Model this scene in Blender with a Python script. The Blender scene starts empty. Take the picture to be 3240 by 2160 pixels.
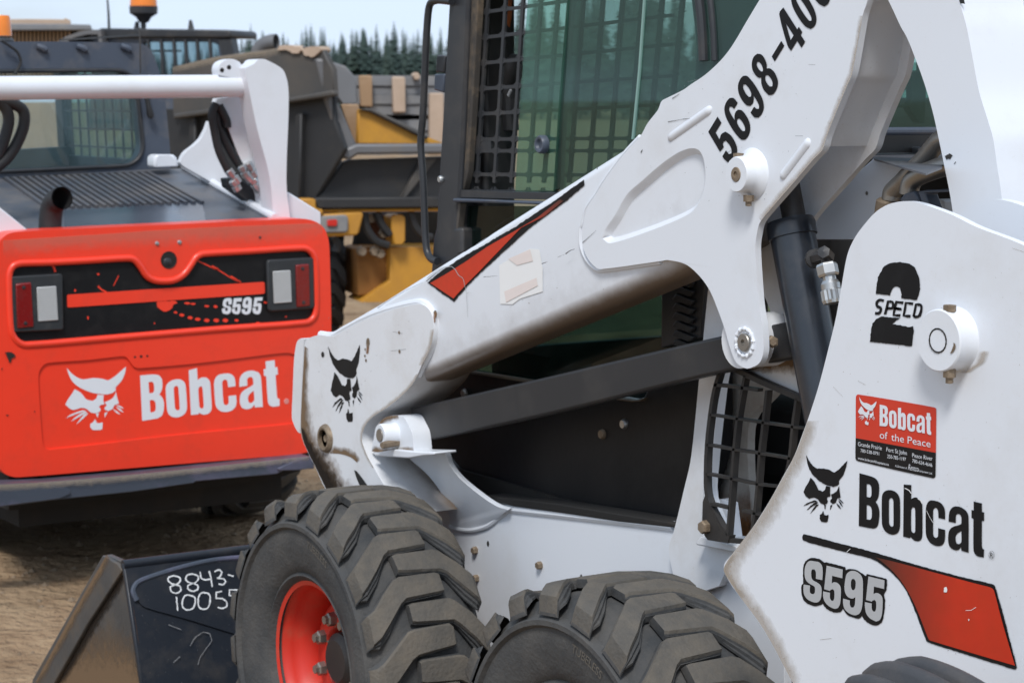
import bpy, bmesh, math, random
from mathutils import Vector, Matrix, noise
from mathutils.geometry import tessellate_polygon
R = math.radians
rnd = random.Random(7)
sc = bpy.context.scene
COL = sc.collection

# ------------------------------------------------------------------ camera
F_PX, CX, CY = 6800.0, 1620.0, 1080.0
CAM = Vector((0, 0, 1.75))
PITCH, YAW = math.atan(770 / F_PX), R(57.5)
cam = bpy.data.cameras.new('camera')
cam.sensor_width = 36.0
cam.lens = F_PX / 3240 * 36
cam.clip_start, cam.clip_end = 0.1, 3000
cam.dof.use_dof = True
cam.dof.focus_distance = 3.75
cam.dof.aperture_fstop = 11.0
camo = bpy.data.objects.new('camera', cam)
COL.objects.link(camo)
camo.location = CAM
camo.rotation_euler = (R(90) - PITCH, 0, YAW)
sc.camera = camo
MROT = camo.rotation_euler.to_matrix()

# ------------------------------------------------------------------ sky and sun
SUN_EL, SUN_AZ = R(52), math.atan2(-0.66, 0.75)      # direction towards the sun
w = bpy.data.worlds.new('World'); sc.world = w
w.use_nodes = True
nt = w.node_tree; N = nt.nodes; L = nt.links
N.clear()
out = N.new('ShaderNodeOutputWorld'); bg = N.new('ShaderNodeBackground')
sky = N.new('ShaderNodeTexSky'); sky.sky_type = 'NISHITA'; sky.sun_disc = False
sky.sun_elevation = SUN_EL; sky.sun_rotation = math.pi / 2 - SUN_AZ
sky.air_density = 1.0; sky.dust_density = 1.5
tc = N.new('ShaderNodeTexCoord'); mp = N.new('ShaderNodeMapping')
mp.inputs['Scale'].default_value = (1.0, 1.0, 4.0)
nz = N.new('ShaderNodeTexNoise'); nz.inputs['Scale'].default_value = 3.2
nz.inputs['Detail'].default_value = 7; nz.inputs['Roughness'].default_value = .55
rp = N.new('ShaderNodeMapRange'); rp.inputs[1].default_value = .36; rp.inputs[2].default_value = .60
rp.inputs[3].default_value = .30; rp.inputs[4].default_value = .97
mx = N.new('ShaderNodeMix'); mx.data_type = 'RGBA'
mx.inputs[7].default_value = (6.4, 7.6, 9.2, 1)
L.new(tc.outputs['Generated'], mp.inputs['Vector']); L.new(mp.outputs[0], nz.inputs['Vector'])
L.new(nz.outputs[0], rp.inputs[0]); L.new(rp.outputs[0], mx.inputs[0])
L.new(sky.outputs[0], mx.inputs[6]); L.new(mx.outputs[2], bg.inputs[0])
bg.inputs[1].default_value = 0.105
L.new(bg.outputs[0], out.inputs[0])
sl = bpy.data.lights.new('sun', 'SUN'); sl.energy = 2.35; sl.angle = R(14); sl.color = (1, .98, .955)
slo = bpy.data.objects.new('sun', sl); COL.objects.link(slo)
sdir = Vector((math.cos(SUN_EL) * math.cos(SUN_AZ), math.cos(SUN_EL) * math.sin(SUN_AZ), math.sin(SUN_EL)))
slo.rotation_euler = sdir.to_track_quat('Z', 'Y').to_euler()
slo.location = (0, 0, 20)
sc.view_settings.view_transform = 'Standard'
sc.view_settings.look = 'None'
sc.view_settings.exposure = 0.2
sc.view_settings.gamma = 1.0
sc.view_settings.use_curve_mapping = False

# ------------------------------------------------------------------ materials
def mat(name, col, rough=.5, metal=0., dirt=None, damt=.3, dscale=9., dlo=.5, dhi=.75, bump=0., bscale=80., spec=.5,
        coat=0., wear=None, var=.06, fine=0., bdist=.01):
    m = bpy.data.materials.new(name); m.use_nodes = True
    t = m.node_tree; n = t.nodes; l = t.links
    b = n['Principled BSDF']
    b.inputs['Roughness'].default_value = rough; b.inputs['Metallic'].default_value = metal
    b.inputs['Specular IOR Level'].default_value = spec
    if coat: b.inputs['Coat Weight'].default_value = coat; b.inputs['Coat Roughness'].default_value = .15
    c = n.new('ShaderNodeTexCoord')
    a = n.new('ShaderNodeTexNoise'); a.inputs['Scale'].default_value = dscale * .6; a.inputs['Detail'].default_value = 6
    l.new(c.outputs['Object'], a.inputs['Vector'])
    base = n.new('ShaderNodeMix'); base.data_type = 'RGBA'
    base.inputs[6].default_value = (*[x * (1 - var * 1.5) for x in col], 1)
    base.inputs[7].default_value = (*[min(1, x * (1 + var)) for x in col], 1)
    l.new(a.outputs[0], base.inputs[0]); cur = base.outputs[2]
    if dirt:
        d = n.new('ShaderNodeTexNoise'); d.inputs['Scale'].default_value = dscale
        d.inputs['Detail'].default_value = 9; d.inputs['Roughness'].default_value = .68
        l.new(c.outputs['Object'], d.inputs['Vector'])
        r_ = n.new('ShaderNodeMapRange'); r_.inputs[1].default_value = dlo; r_.inputs[2].default_value = dhi
        r_.inputs[3].default_value = 0; r_.inputs[4].default_value = damt
        l.new(d.outputs[0], r_.inputs[0])
        x = n.new('ShaderNodeMix'); x.data_type = 'RGBA'; x.inputs[7].default_value = (*dirt, 1)
        l.new(cur, x.inputs[6]); l.new(r_.outputs[0], x.inputs[0]); cur = x.outputs[2]
        rr = n.new('ShaderNodeMapRange'); rr.inputs[3].default_value = rough; rr.inputs[4].default_value = min(1, rough + .35)
        l.new(r_.outputs[0], rr.inputs[0]); l.new(rr.outputs[0], b.inputs['Roughness'])
    if fine:
        f = n.new('ShaderNodeTexNoise'); f.inputs['Scale'].default_value = 170; f.inputs['Detail'].default_value = 4
        l.new(c.outputs['Object'], f.inputs['Vector'])
        r2 = n.new('ShaderNodeMapRange'); r2.inputs[1].default_value = .66; r2.inputs[2].default_value = .72
        r2.inputs[4].default_value = fine
        l.new(f.outputs[0], r2.inputs[0])
        x2 = n.new('ShaderNodeMix'); x2.data_type = 'RGBA'; x2.inputs[7].default_value = (*(dirt or (.2, .15, .1)), 1)
        l.new(cur, x2.inputs[6]); l.new(r2.outputs[0], x2.inputs[0]); cur = x2.outputs[2]
    if wear:
        at = n.new('ShaderNodeAttribute'); at.attribute_name = 'wear'
        wn = n.new('ShaderNodeTexNoise'); wn.inputs['Scale'].default_value = 14; wn.inputs['Detail'].default_value = 8
        wn.inputs['Roughness'].default_value = .65
        l.new(c.outputs['Object'], wn.inputs['Vector'])
        ad = n.new('ShaderNodeMath'); ad.operation = 'MULTIPLY_ADD'; l.new(wn.outputs[0], ad.inputs[0]); ad.inputs[1].default_value = .38; l.new(at.outputs['Fac'], ad.inputs[2])
        r3 = n.new('ShaderNodeMapRange'); r3.inputs[1].default_value = .45; r3.inputs[2].default_value = 1.12; r3.inputs[4].default_value = .95
        l.new(ad.outputs[0], r3.inputs[0])
        x3 = n.new('ShaderNodeMix'); x3.data_type = 'RGBA'; x3.inputs[7].default_value = (*wear, 1)
        l.new(cur, x3.inputs[6]); l.new(r3.outputs[0], x3.inputs[0]); cur = x3.outputs[2]
    l.new(cur, b.inputs['Base Color'])
    if bump:
        bn = n.new('ShaderNodeTexNoise'); bn.inputs['Scale'].default_value = bscale; bn.inputs['Detail'].default_value = 5
        l.new(c.outputs['Object'], bn.inputs['Vector'])
        bp = n.new('ShaderNodeBump'); bp.inputs['Strength'].default_value = bump; bp.inputs['Distance'].default_value = bdist
        l.new(bn.outputs[0], bp.inputs['Height']); l.new(bp.outputs[0], b.inputs['Normal'])
    return m

def glass(name, tint, film, filmamt, rough=.02, trans=False):
    m = bpy.data.materials.new(name); m.use_nodes = True
    t = m.node_tree; n = t.nodes; l = t.links; n.clear()
    tint = [c ** .5 for c in tint]; filmamt *= .55      # a pane has two faces
    o = n.new('ShaderNodeOutputMaterial')
    tr = n.new('ShaderNodeBsdfTransparent'); tr.inputs[0].default_value = (*tint, 1)
    df = n.new('ShaderNodeBsdfTranslucent' if trans else 'ShaderNodeBsdfDiffuse'); df.inputs[0].default_value = (*film, 1)  # diffuse film brightens the panes in place of sky reflections
    gl = n.new('ShaderNodeBsdfGlossy'); gl.inputs['Roughness'].default_value = rough
    lw = n.new('ShaderNodeLayerWeight'); lw.inputs[0].default_value = .5
    pw = n.new('ShaderNodeMath'); pw.operation = 'POWER'; pw.inputs[1].default_value = 5; l.new(lw.outputs['Facing'], pw.inputs[0])
    fr = n.new('ShaderNodeMath'); fr.operation = 'MULTIPLY_ADD'; fr.inputs[1].default_value = .9; fr.inputs[2].default_value = .04; l.new(pw.outputs[0], fr.inputs[0])
    m1 = n.new('ShaderNodeMixShader'); m2 = n.new('ShaderNodeMixShader')
    c = n.new('ShaderNodeTexCoord'); nz = n.new('ShaderNodeTexNoise'); nz.inputs['Scale'].default_value = 6; nz.inputs['Detail'].default_value = 8
    l.new(c.outputs['Object'], nz.inputs['Vector'])
    mr = n.new('ShaderNodeMapRange'); mr.inputs[1].default_value = .3; mr.inputs[2].default_value = .75
    mr.inputs[3].default_value = filmamt * .7; mr.inputs[4].default_value = filmamt * 1.35
    l.new(nz.outputs[0], mr.inputs[0]); l.new(mr.outputs[0], m1.inputs[0])
    l.new(tr.outputs[0], m1.inputs[1]); l.new(df.outputs[0], m1.inputs[2])
    l.new(fr.outputs[0], m2.inputs[0]); l.new(m1.outputs[0], m2.inputs[1]); l.new(gl.outputs[0], m2.inputs[2])
    l.new(m2.outputs[0], o.inputs[0])
    return m

DUST = (.30, .215, .14)
M = {}
M['white'] = mat('white_paint', (.75, .78, .825), .34, dirt=(.50, .46, .40), damt=.30, dscale=4, dlo=.52, dhi=.8, spec=.45, var=.02, fine=.10, coat=.15)
M['white_far'] = mat('white_paint_far', (.73, .75, .79), .32, dirt=(.5, .46, .4), damt=.2, dscale=4, var=.02, coat=.15)
M['white_beam'] = mat('white_beam_paint', (.75, .78, .825), .34, dirt=(.5, .46, .4), damt=.22, dscale=4, dlo=.52, dhi=.8, wear=(.165, .115, .075), var=.02, fine=.12, coat=.15)
M['white_worn'] = mat('white_paint_muddy', (.74, .755, .78), .4, dirt=(.46, .40, .33), damt=.45, dscale=5, dlo=.48, dhi=.8, wear=(.17, .115, .07), var=.03, fine=.25)
M['black_steel'] = mat('black_steel', (.022, .023, .026), .45, dirt=(.16, .13, .10), damt=.35, dscale=7, dlo=.5, dhi=.85, var=.15, bump=.05, bscale=300)
M['black_dirty'] = mat('black_steel_dusty', (.015, .0155, .017), .5, dirt=(.12, .095, .07), damt=.42, dscale=6, dlo=.45, dhi=.85, var=.15, fine=.25)
M['sidepanel'] = mat('black_side_panel', (.008, .0085, .010), .42, spec=.28, dirt=(.05, .043, .037), damt=.35, dscale=5, dlo=.5, dhi=.85, var=.15, fine=.12, bump=.05, bscale=40)
M['link'] = mat('charcoal_link_paint', (.024, .0245, .027), .5, dirt=(.09, .078, .065), damt=.3, dscale=8, var=.08, fine=.12)
M['cabblack'] = mat('cab_black_paint', (.026, .028, .032), .42, dirt=(.15, .125, .10), damt=.3, dscale=6, var=.15, fine=.12)
M['plastic'] = mat('grey_black_plastic', (.062, .077, .106), .45, dirt=(.25, .21, .17), damt=.35, dscale=8, var=.12, fine=.2)
M['hood'] = mat('hood_plastic', (.075, .085, .105), .4, dirt=(.24, .20, .16), damt=.55, dscale=5, dlo=.42, dhi=.8, var=.1, fine=.3)
M['cylinder'] = mat('cylinder_black_gloss', (.018, .023, .032), .28, dirt=(.11, .10, .095), damt=.25, dscale=10, var=.12, fine=.1, coat=.3)
M['red'] = mat('red_tailgate_paint', (.90, .052, .022), .34, dirt=(.38, .05, .025), damt=.35, dscale=7, dlo=.5, dhi=.85, var=.05, coat=.2, fine=.12)
M['decalred'] = mat('red_vinyl', (.62, .032, .012), .3, dirt=(.4, .03, .015), damt=.2, dscale=12, var=.04)
M['decalblack'] = mat('black_vinyl', (.007, .007, .008), .5, dirt=(.03, .03, .03), damt=.3, dscale=25, var=.1, spec=.25)
M['decalwhite'] = mat('white_vinyl', (.74, .76, .80), .4, var=.02)
M['decalgrey'] = mat('silver_vinyl', (.46, .47, .48), .4, var=.08, dscale=30)
M['panelblack'] = mat('black_panel_vinyl', (.008, .008, .009), .42, dirt=(.03, .027, .025), damt=.4, dscale=12, var=.1, spec=.3)
M['chalk'] = mat('chalk_paint', (.72, .74, .76), .9, dirt=(.2, .2, .2), damt=.5, dscale=60, dlo=.5, dhi=.7)
M['rubber'] = mat('tyre_rubber', (.050, .053, .056), .72, dirt=(.12, .112, .102), damt=.8, dscale=7, dlo=.36, dhi=.72, var=.2, bump=.25, bscale=120, spec=.3, fine=.3)
M['lug'] = mat('tyre_lug_rubber_dusty', (.098, .092, .083), .8, dirt=(.175, .148, .115), damt=.75, dscale=9, dlo=.4, dhi=.72, var=.25, bump=.3, bscale=110, spec=.25, fine=.25)
M['rib'] = mat('ribbed_rubber', (.045, .046, .05), .55, dirt=(.17, .135, .11), damt=.5, dscale=8, dlo=.42, dhi=.8, var=.15, bump=.1, bscale=150)
M['rim'] = mat('red_rim_paint', (.62, .035, .02), .4, dirt=(.30, .14, .08), damt=.5, dscale=10, dlo=.5, dhi=.8, var=.12, fine=.2)
M['steel'] = mat('worn_steel', (.36, .34, .31), .42, .85, dirt=(.22, .17, .12), damt=.5, dscale=20, var=.2)
M['zinc'] = mat('zinc_steel', (.55, .56, .56), .35, .9, dirt=(.35, .33, .3), damt=.3, dscale=30, var=.15)
M['rusty'] = mat('rusty_bolt', (.26, .20, .14), .6, .4, dirt=(.12, .07, .035), damt=.7, dscale=60, var=.3, bump=.3)
M['bucket'] = mat('bucket_navy_black', (.010, .014, .022), .45, dirt=(.09, .075, .06), damt=.35, dscale=8, dlo=.52, dhi=.82, var=.2, fine=.3)
M['bucketside'] = mat('bucket_worn_side', (.080, .082, .084), .5, .2, dirt=(.15, .11, .07), damt=.5, dscale=7, dlo=.46, dhi=.66, var=.35, fine=.4, bump=.15, bscale=60)
M['bumper'] = mat('bumper_steel', (.058, .072, .098), .4, dirt=(.25, .20, .355), damt=.5, dscale=5, dlo=.48, dhi=.78, var=.15, fine=.2)
M['under'] = mat('underside_black', (.012, .011, .010), .8, dirt=(.05, .038, .028), damt=.5, dscale=6, var=.2)
M['glassL'] = glass('sliding_pane_glass', (.42, .66, .56), (.16, .34, .27), .20)
M['glassR'] = glass('fixed_pane_glass', (.36, .55, .49), (.075, .15, .13), .36)
M['glassD'] = glass('lower_dark_glass', (.10, .20, .17), (.012, .024, .02), .45)
M['glassF'] = glass('front_door_glass', (.78, .86, .82), (.42, .58, .52), .22, .05, True)
M['glassB'] = glass('rear_window_glass', (.70, .84, .86), (.22, .33, .37), .24)
M['glassT'] = glass('truck_window_glass', (.35, .5, .55), (.14, .22, .26), .3)
M['lampblack'] = mat('lamp_housing_black', (.026, .029, .032), .5, dirt=(.1, .09, .08), damt=.3, dscale=20)
M['lensred'] = mat('red_lens', (.20, .008, .008), .25, dirt=(.12, .015, .012), damt=.5, dscale=25, coat=.5)
M['lenswhite'] = mat('white_lens', (.55, .55, .54), .25, dirt=(.4, .38, .34), damt=.4, dscale=20, coat=.4)
M['amber'] = mat('amber_lens', (.85, .22, .01), .25, var=.1, coat=.5)
M['yellow'] = mat('yellow_paint', (.56, .27, .03), .5, dirt=(.28, .13, .04), damt=.6, dscale=3, dlo=.42, dhi=.75, var=.12)
M['binside'] = mat('bin_worn_grey', (.068, .064, .060), .6, dirt=(.13, .105, .08), damt=.55, dscale=3, dlo=.4, dhi=.75, var=.25)
M['binblack'] = mat('bin_black', (.022, .022, .023), .6, dirt=(.08, .065, .05), damt=.4, dscale=4, var=.2)
M['binlip'] = mat('bin_lip_steel', (.17, .17, .175), .5, .3, dirt=(.2, .16, .12), damt=.5, dscale=5, var=.2)
M['wood'] = mat('timber_brown', (.34, .215, .12), .8, dirt=(.5, .36, .26), damt=.5, dscale=4, var=.2)
M['woodpale'] = mat('timber_pale', (.48, .36, .27), .8, dirt=(.35, .25, .17), damt=.4, dscale=5, var=.15)
M['woodgrey'] = mat('timber_grey', (.20, .205, .215), .85, dirt=(.32, .30, .27), damt=.6, dscale=4, var=.2)
M['bark'] = mat('bark', (.07, .05, .035), .9)
M['needles'] = mat('spruce_needles', (.038, .064, .050), .8, dirt=(.06, .09, .068), damt=.7, dscale=.6, var=.3)
M['needles2'] = mat('spruce_needles_dark', (.028, .052, .044), .8, dirt=(.048, .075, .062), damt=.7, dscale=.6, var=.3)
M['orange'] = mat('orange_bar_paint', (.42, .10, .015), .45, var=.15)
M['seat'] = mat('seat_vinyl', (.018, .018, .019), .6, var=.2)
M['dirtpile'] = mat('tan_dirt', (.33, .25, .17), .95, dirt=(.2, .15, .1), damt=.6, dscale=4)
M['peach'] = mat('faded_label', (.80, .71, .67), .45, var=.03)
M['labelwhite'] = mat('label_white', (.84, .84, .83), .45, var=.02)

# gradient red of the stripes (printed: dark end to bright end, across the object)
def stripe_mat(name, ax, lo, hi, dark, bright):
    m = bpy.data.materials.new(name); m.use_nodes = True
    t = m.node_tree; n = t.nodes; l = t.links; b = n['Principled BSDF']
    b.inputs['Roughness'].default_value = .32
    c = n.new('ShaderNodeTexCoord'); s = n.new('ShaderNodeSeparateXYZ'); l.new(c.outputs['Object'], s.inputs[0])
    r_ = n.new('ShaderNodeMapRange'); r_.inputs[1].default_value = lo; r_.inputs[2].default_value = hi
    l.new(s.outputs[ax], r_.inputs[0])
    x = n.new('ShaderNodeMix'); x.data_type = 'RGBA'; x.inputs[6].default_value = (*dark, 1); x.inputs[7].default_value = (*bright, 1)
    l.new(r_.outputs[0], x.inputs[0])
    z = n.new('ShaderNodeTexNoise'); z.inputs['Scale'].default_value = 40; z.inputs['Detail'].default_value = 6
    l.new(c.outputs['Object'], z.inputs['Vector'])
    y = n.new('ShaderNodeMix'); y.data_type = 'RGBA'; y.blend_type = 'MULTIPLY'; y.inputs[0].default_value = .25
    l.new(x.outputs[2], y.inputs[6]); l.new(z.outputs[1], y.inputs[7]); l.new(y.outputs[2], b.inputs['Base Color'])
    return m

# ------------------------------------------------------------------ helpers
ZO = {}
for i, ny in enumerate((0, 720, 1440)):
    for j, nx in enumerate((0, 1080, 2160)):
        ZO['ABC'[i] + '123'[j]] = (nx, ny, 1080 / 2352)
ZO.update(D1=(2640, 1920, .2551), D2=(880, 960, .40816), D3=(1300, 0, .21683), D4=(900, 200, .48474), D5=(0, 0, .22318),
          D6=(2700, 300, .25514), D7=(2160, 1140, .39526), D8=(700, 1780, .24236), FF=(0, 0, 1.0), OV=(0, 0, 1.37755))
def path(s):
    """'A3 0,610 60,580 B3 1,2' -> list of photo points"""
    o = None; r = []
    for t in s.split():
        if t in ZO: o = ZO[t]
        else:
            x, y = t.split(','); r.append((o[0] + float(x) * o[2], o[1] + float(y) * o[2]))
    return r
def ray(px, py):
    return MROT @ Vector(((px - CX) / F_PX, (CY - py) / F_PX, -1))
def P3(px, py, depth):
    return CAM + ray(px, py) * depth

class Frame:
    def __init__(s, O, u, v):
        s.O = Vector(O); s.u = Vector(u).normalized(); s.v = Vector(v); s.v = (s.v - s.u * s.u.dot(s.v)).normalized()
        s.n = s.u.cross(s.v)                     # towards the viewer
    def un(s, px, py, d=0.):
        r_ = ray(px, py); o = s.O - s.n * d
        p = CAM + r_ * ((o - CAM).dot(s.n) / r_.dot(s.n)) - s.O
        return (p.dot(s.u), p.dot(s.v))
    def w(s, a, b, d=0.):
        return s.O + s.u * a + s.v * b - s.n * d
    def uw(s, px, py, d=0.):
        return s.w(*s.un(px, py, d), d)
NEAR = Frame((0, 2.26, 0), (1, 0, 0), (0, 0, 1))             # outer face of the near wheels
ROLL = .043
RED = Frame((-7.25, 3.14, .9), (0, math.cos(ROLL), math.sin(ROLL)), (0, -math.sin(ROLL), math.cos(ROLL)))

def smooth(pts, n=4, corner=48, closed=True):
    m = len(pts); res = []
    V = [Vector(p) for p in pts]
    def ang(i):
        a = V[i] - V[i - 1]; b = V[(i + 1) % m] - V[i]
        if a.length < 1e-9 or b.length < 1e-9: return 180
        return math.degrees(a.angle(b))
    cor = [(not closed and i in (0, m - 1)) or ang(i) > corner for i in range(m)]
    for i in range(m if closed else m - 1):
        p1, p2 = V[i], V[(i + 1) % m]; p0, p3 = V[i - 1], V[(i + 2) % m]
        t1 = (p2 - p1) if cor[i] else (p2 - p0) * .5
        t2 = (p2 - p1) if cor[(i + 1) % m] else (p3 - p1) * .5
        L_ = (p2 - p1).length
        for t in (t1, t2):
            if t.length > L_ * 1.2 and t.length > 0: t *= L_ * 1.2 / t.length
        for k in range(n):
            t = k / n
            res.append((p1 * (2 * t**3 - 3 * t**2 + 1) + t1 * (t**3 - 2 * t**2 + t) + p2 * (-2 * t**3 + 3 * t**2) + t2 * (t**3 - t**2)))
    if not closed: res.append(V[-1])
    return [tuple(p) for p in res]

def ragged(pts, amp, step=6, seed=1, closed=True):
    rr = random.Random(seed); res = []; m = len(pts)
    for i in range(m if closed else m - 1):
        a = Vector(pts[i]); b = Vector(pts[(i + 1) % m]); k = max(1, int((b - a).length / step))
        for j in range(k):
            p = a.lerp(b, j / k)
            res.append((p.x + rr.uniform(-amp, amp), p.y + rr.uniform(-amp, amp)))
    return res

def stroke(pts, wd, closed=False, taper=1.0):
    """outline of a thick line through photo points"""
    V = [Vector(p[:2]) for p in pts]; l_ = []; r_ = []; m = len(V)
    for i in range(m):
        t = (V[min(i + 1, m - 1)] - V[max(i - 1, 0)]).normalized(); q = Vector((-t.y, t.x))
        wi = wd * (1 + (taper - 1) * i / (m - 1)) / 2
        l_.append(tuple(V[i] + q * wi)); r_.append(tuple(V[i] - q * wi))
    return l_ + r_[::-1]

def chain(b, F, pts, wd, d, rag=0., seed=0):
    """thick line on the face at depth d, one quad per step with overlapping joints"""
    rr = random.Random(seed); V = [Vector(p[:2]) for p in pts]; q = []
    for i, p in enumerate(V):
        t = (V[min(i + 1, len(V) - 1)] - V[max(i - 1, 0)]).normalized(); n_ = Vector((-t.y, t.x)); h = wd / 2
        e1 = h * (1 + rr.uniform(-rag, rag)); e2 = h * (1 + rr.uniform(-rag, rag))
        q += [F.uw(*(p + n_ * e1), d), F.uw(*(p - n_ * e2), d)]
    b.add(q, [(2 * i, 2 * i + 1, 2 * i + 3, 2 * i + 2) for i in range(len(V) - 1)])

def affine(src, dst):
    """affine map taking three points to three points"""
    A = Matrix([[x, y, 1] for x, y in src]).inverted()
    cx = A @ Vector([p[0] for p in dst]); cy = A @ Vector([p[1] for p in dst])
    return lambda p: (cx[0] * p[0] + cx[1] * p[1] + cx[2], cy[0] * p[0] + cy[1] * p[1] + cy[2])

ORG = {}
def org(parent):
    return ORG.get(parent.name, Vector((0, 0, 0))) if parent else Vector((0, 0, 0))
def tag(o, label=None, cat=None, group=None, kind=None):
    for k, v in (('label', label), ('category', cat), ('group', group), ('kind', kind)):
        if v: o[k] = v
    return o
def thing(name, loc, label, cat, group=None):
    o = bpy.data.objects.new(name, None); o.empty_display_size = .1; COL.objects.link(o); o.location = loc
    ORG[o.name] = Vector(loc)
    return tag(o, label, cat, group)

class MB:
    def __init__(s): s.v = []; s.f = []; s.mi = []; s.wear = {}
    def add(s, verts, faces, mi=0):
        b = len(s.v); s.v += [Vector(p) for p in verts]; s.f += [tuple(i + b for i in f) for f in faces]; s.mi += [mi] * len(faces)
        return b
    def plate(s, F, loops, d, th, mi=0):
        """loops of photo points on the plane at depth d, thickness th inwards (loops[0] outer, the rest holes)"""
        L2 = [[F.un(p[0], p[1], d) for p in lp] for lp in loops]
        s.plate2(F, L2, d, th, mi)
    def plate2(s, F, L2, d, th, mi=0):
        L2 = [[p for i, p in enumerate(lp) if (Vector(p) - Vector(lp[i - 1])).length > 1e-6] for lp in L2]
        tri = tessellate_polygon([[Vector((*p, 0)) for p in lp] for lp in L2])
        flat = [p for lp in L2 for p in lp]; n = len(flat)
        vs = [F.w(*p, d) for p in flat]
        if th:
            vs += [F.w(*p, d + th) for p in flat]
        fs = []
        for t in tri:
            a, b, c = (Vector(flat[i]) for i in t)
            t = tuple(t) if (b - a).cross(c - a) > 0 else tuple(t[::-1])
            fs.append(t)
            if th: fs.append(tuple(i + n for i in t[::-1]))
        if th:
            o = 0
            for li, lp in enumerate(L2):
                m = len(lp)
                area = sum(lp[i - 1][0] * lp[i][1] - lp[i][0] * lp[i - 1][1] for i in range(m))
                ccw = (area > 0) == (li == 0)
                for i in range(m):
                    j = (i + 1) % m; a, b = (o + i, o + j) if ccw else (o + j, o + i)
                    fs.append((b, a, a + n, b + n))
                o += m
        s.add(vs, fs, mi)
    def lathe(s, c, axis, prof, seg=24, mi=0, ref=None, cap=True, half=None):
        """prof: (radius, distance along axis) list"""
        ax = Vector(axis).normalized(); a = Vector(ref) if ref else (Vector((0, 0, 1)) if abs(ax.z) < .9 else Vector((1, 0, 0)))
        a = (a - ax * a.dot(ax)).normalized(); b = ax.cross(a); c = Vector(c); vs = []; fs = []
        for r_, h in prof:
            for k in range(seg):
                t = 2 * math.pi * k / seg
                vs.append(c + ax * h + (a * math.cos(t) + b * math.sin(t)) * r_)
        for i in range(len(prof) - 1):
            for k in range(seg):
                q = (k + 1) % seg
                fs.append((i * seg + k, i * seg + q, (i + 1) * seg + q, (i + 1) * seg + k))
        if cap:
            fs.append(tuple(range(seg))[::-1]); fs.append(tuple((len(prof) - 1) * seg + k for k in range(seg)))
        s.add(vs, fs, mi)
    def tube(s, pts, r_, seg=10, mi=0, cap=True, n=0):
        V = [Vector(p) for p in pts]
        if n: V = [Vector(p) for p in smooth(V, n, 181, closed=False)]
        vs = []; fs = []; pa = None
        for i, p in enumerate(V):
            t = (V[min(i + 1, len(V) - 1)] - V[max(i - 1, 0)]).normalized()
            if pa is None: pa = t.orthogonal().normalized()
            pa = (pa - t * pa.dot(t)).normalized(); b = t.cross(pa)
            rr = r_[min(len(r_) - 1, i * len(r_) // len(V))] if isinstance(r_, (list, tuple)) else r_
            for k in range(seg):
                q = 2 * math.pi * k / seg
                vs.append(p + (pa * math.cos(q) + b * math.sin(q)) * rr)
        for i in range(len(V) - 1):
            for k in range(seg):
                q = (k + 1) % seg
                fs.append((i * seg + k, i * seg + q, (i + 1) * seg + q, (i + 1) * seg + k))
        if cap: fs.append(tuple(range(seg))[::-1]); fs.append(tuple((len(V) - 1) * seg + k for k in range(seg)))
        s.add(vs, fs, mi)
    def box(s, lo, hi, mi=0, u=None, v=None, w_=None, O=None):
        """axis-aligned box, or box in the frame O,u,v,w"""
        u = u or Vector((1, 0, 0)); v = v or Vector((0, 1, 0)); w_ = w_ or Vector((0, 0, 1)); O = O or Vector((0, 0, 0))
        P = [O + u * x + v * y + w_ * z for z in (lo[2], hi[2]) for y in (lo[1], hi[1]) for x in (lo[0], hi[0])]
        s.add(P, [(0, 2, 3, 1), (4, 5, 7, 6), (0, 1, 5, 4), (1, 3, 7, 5), (3, 2, 6, 7), (2, 0, 4, 6)], mi)
    def prism(s, pts, th, mi=0):
        """3-D polygon given thickness away from the camera"""
        V = [Vector(p) for p in pts]; nrm = Vector((0, 0, 0))
        for i in range(len(V)): nrm += V[i - 1].cross(V[i])
        nrm.normalize()
        if nrm.dot(V[0] - CAM) < 0: nrm = -nrm
        u = (V[1] - V[0]).normalized(); vv = nrm.cross(u)
        flat = [Vector(((p - V[0]).dot(u), (p - V[0]).dot(vv), 0)) for p in V]
        tri = tessellate_polygon([flat]); n = len(V)
        fs = [tuple(t) for t in tri] + [tuple(i + n for i in t[::-1]) for t in tri] + [(i, (i + 1) % n, (i + 1) % n + n, i + n) for i in range(n)]
        s.add(V + [p + nrm * th for p in V], fs, mi)
    def build(s, name, mats, parent=None, bevel=0., seg=2, ang=35, loc=None, recalc=True, smoothf=True):
        o_ = org(parent) + (Vector(loc) if loc is not None else Vector((0, 0, 0)))
        me = bpy.data.meshes.new(name)
        me.from_pydata([p - o_ for p in s.v], [], s.f)
        for m in (mats if isinstance(mats, (list, tuple)) else [mats]): me.materials.append(m)
        me.polygons.foreach_set('material_index', s.mi)
        if recalc:
            bm = bmesh.new(); bm.from_mesh(me); bmesh.ops.recalc_face_normals(bm, faces=bm.faces); bm.to_mesh(me); bm.free()
        if smoothf:
            me.polygons.foreach_set('use_smooth', [True] * len(me.polygons))
            me.set_sharp_from_angle(angle=R(ang))
        if s.wear:
            at = me.attributes.new('wear', 'FLOAT', 'POINT')
            at.data.foreach_set('value', [s.wear.get(i, 0.) for i in range(len(s.v))])
        o = bpy.data.objects.new(name, me); COL.objects.link(o)
        if parent: o.parent = parent
        if loc is not None: o.location = loc
        ORG[o.name] = o_
        if bevel:
            b = o.modifiers.new('bevel', 'BEVEL'); b.width = bevel; b.segments = seg; b.limit_method = 'ANGLE'; b.angle_limit = R(40)
            b.harden_normals = False; b.use_clamp_overlap = True
        return o

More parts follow.
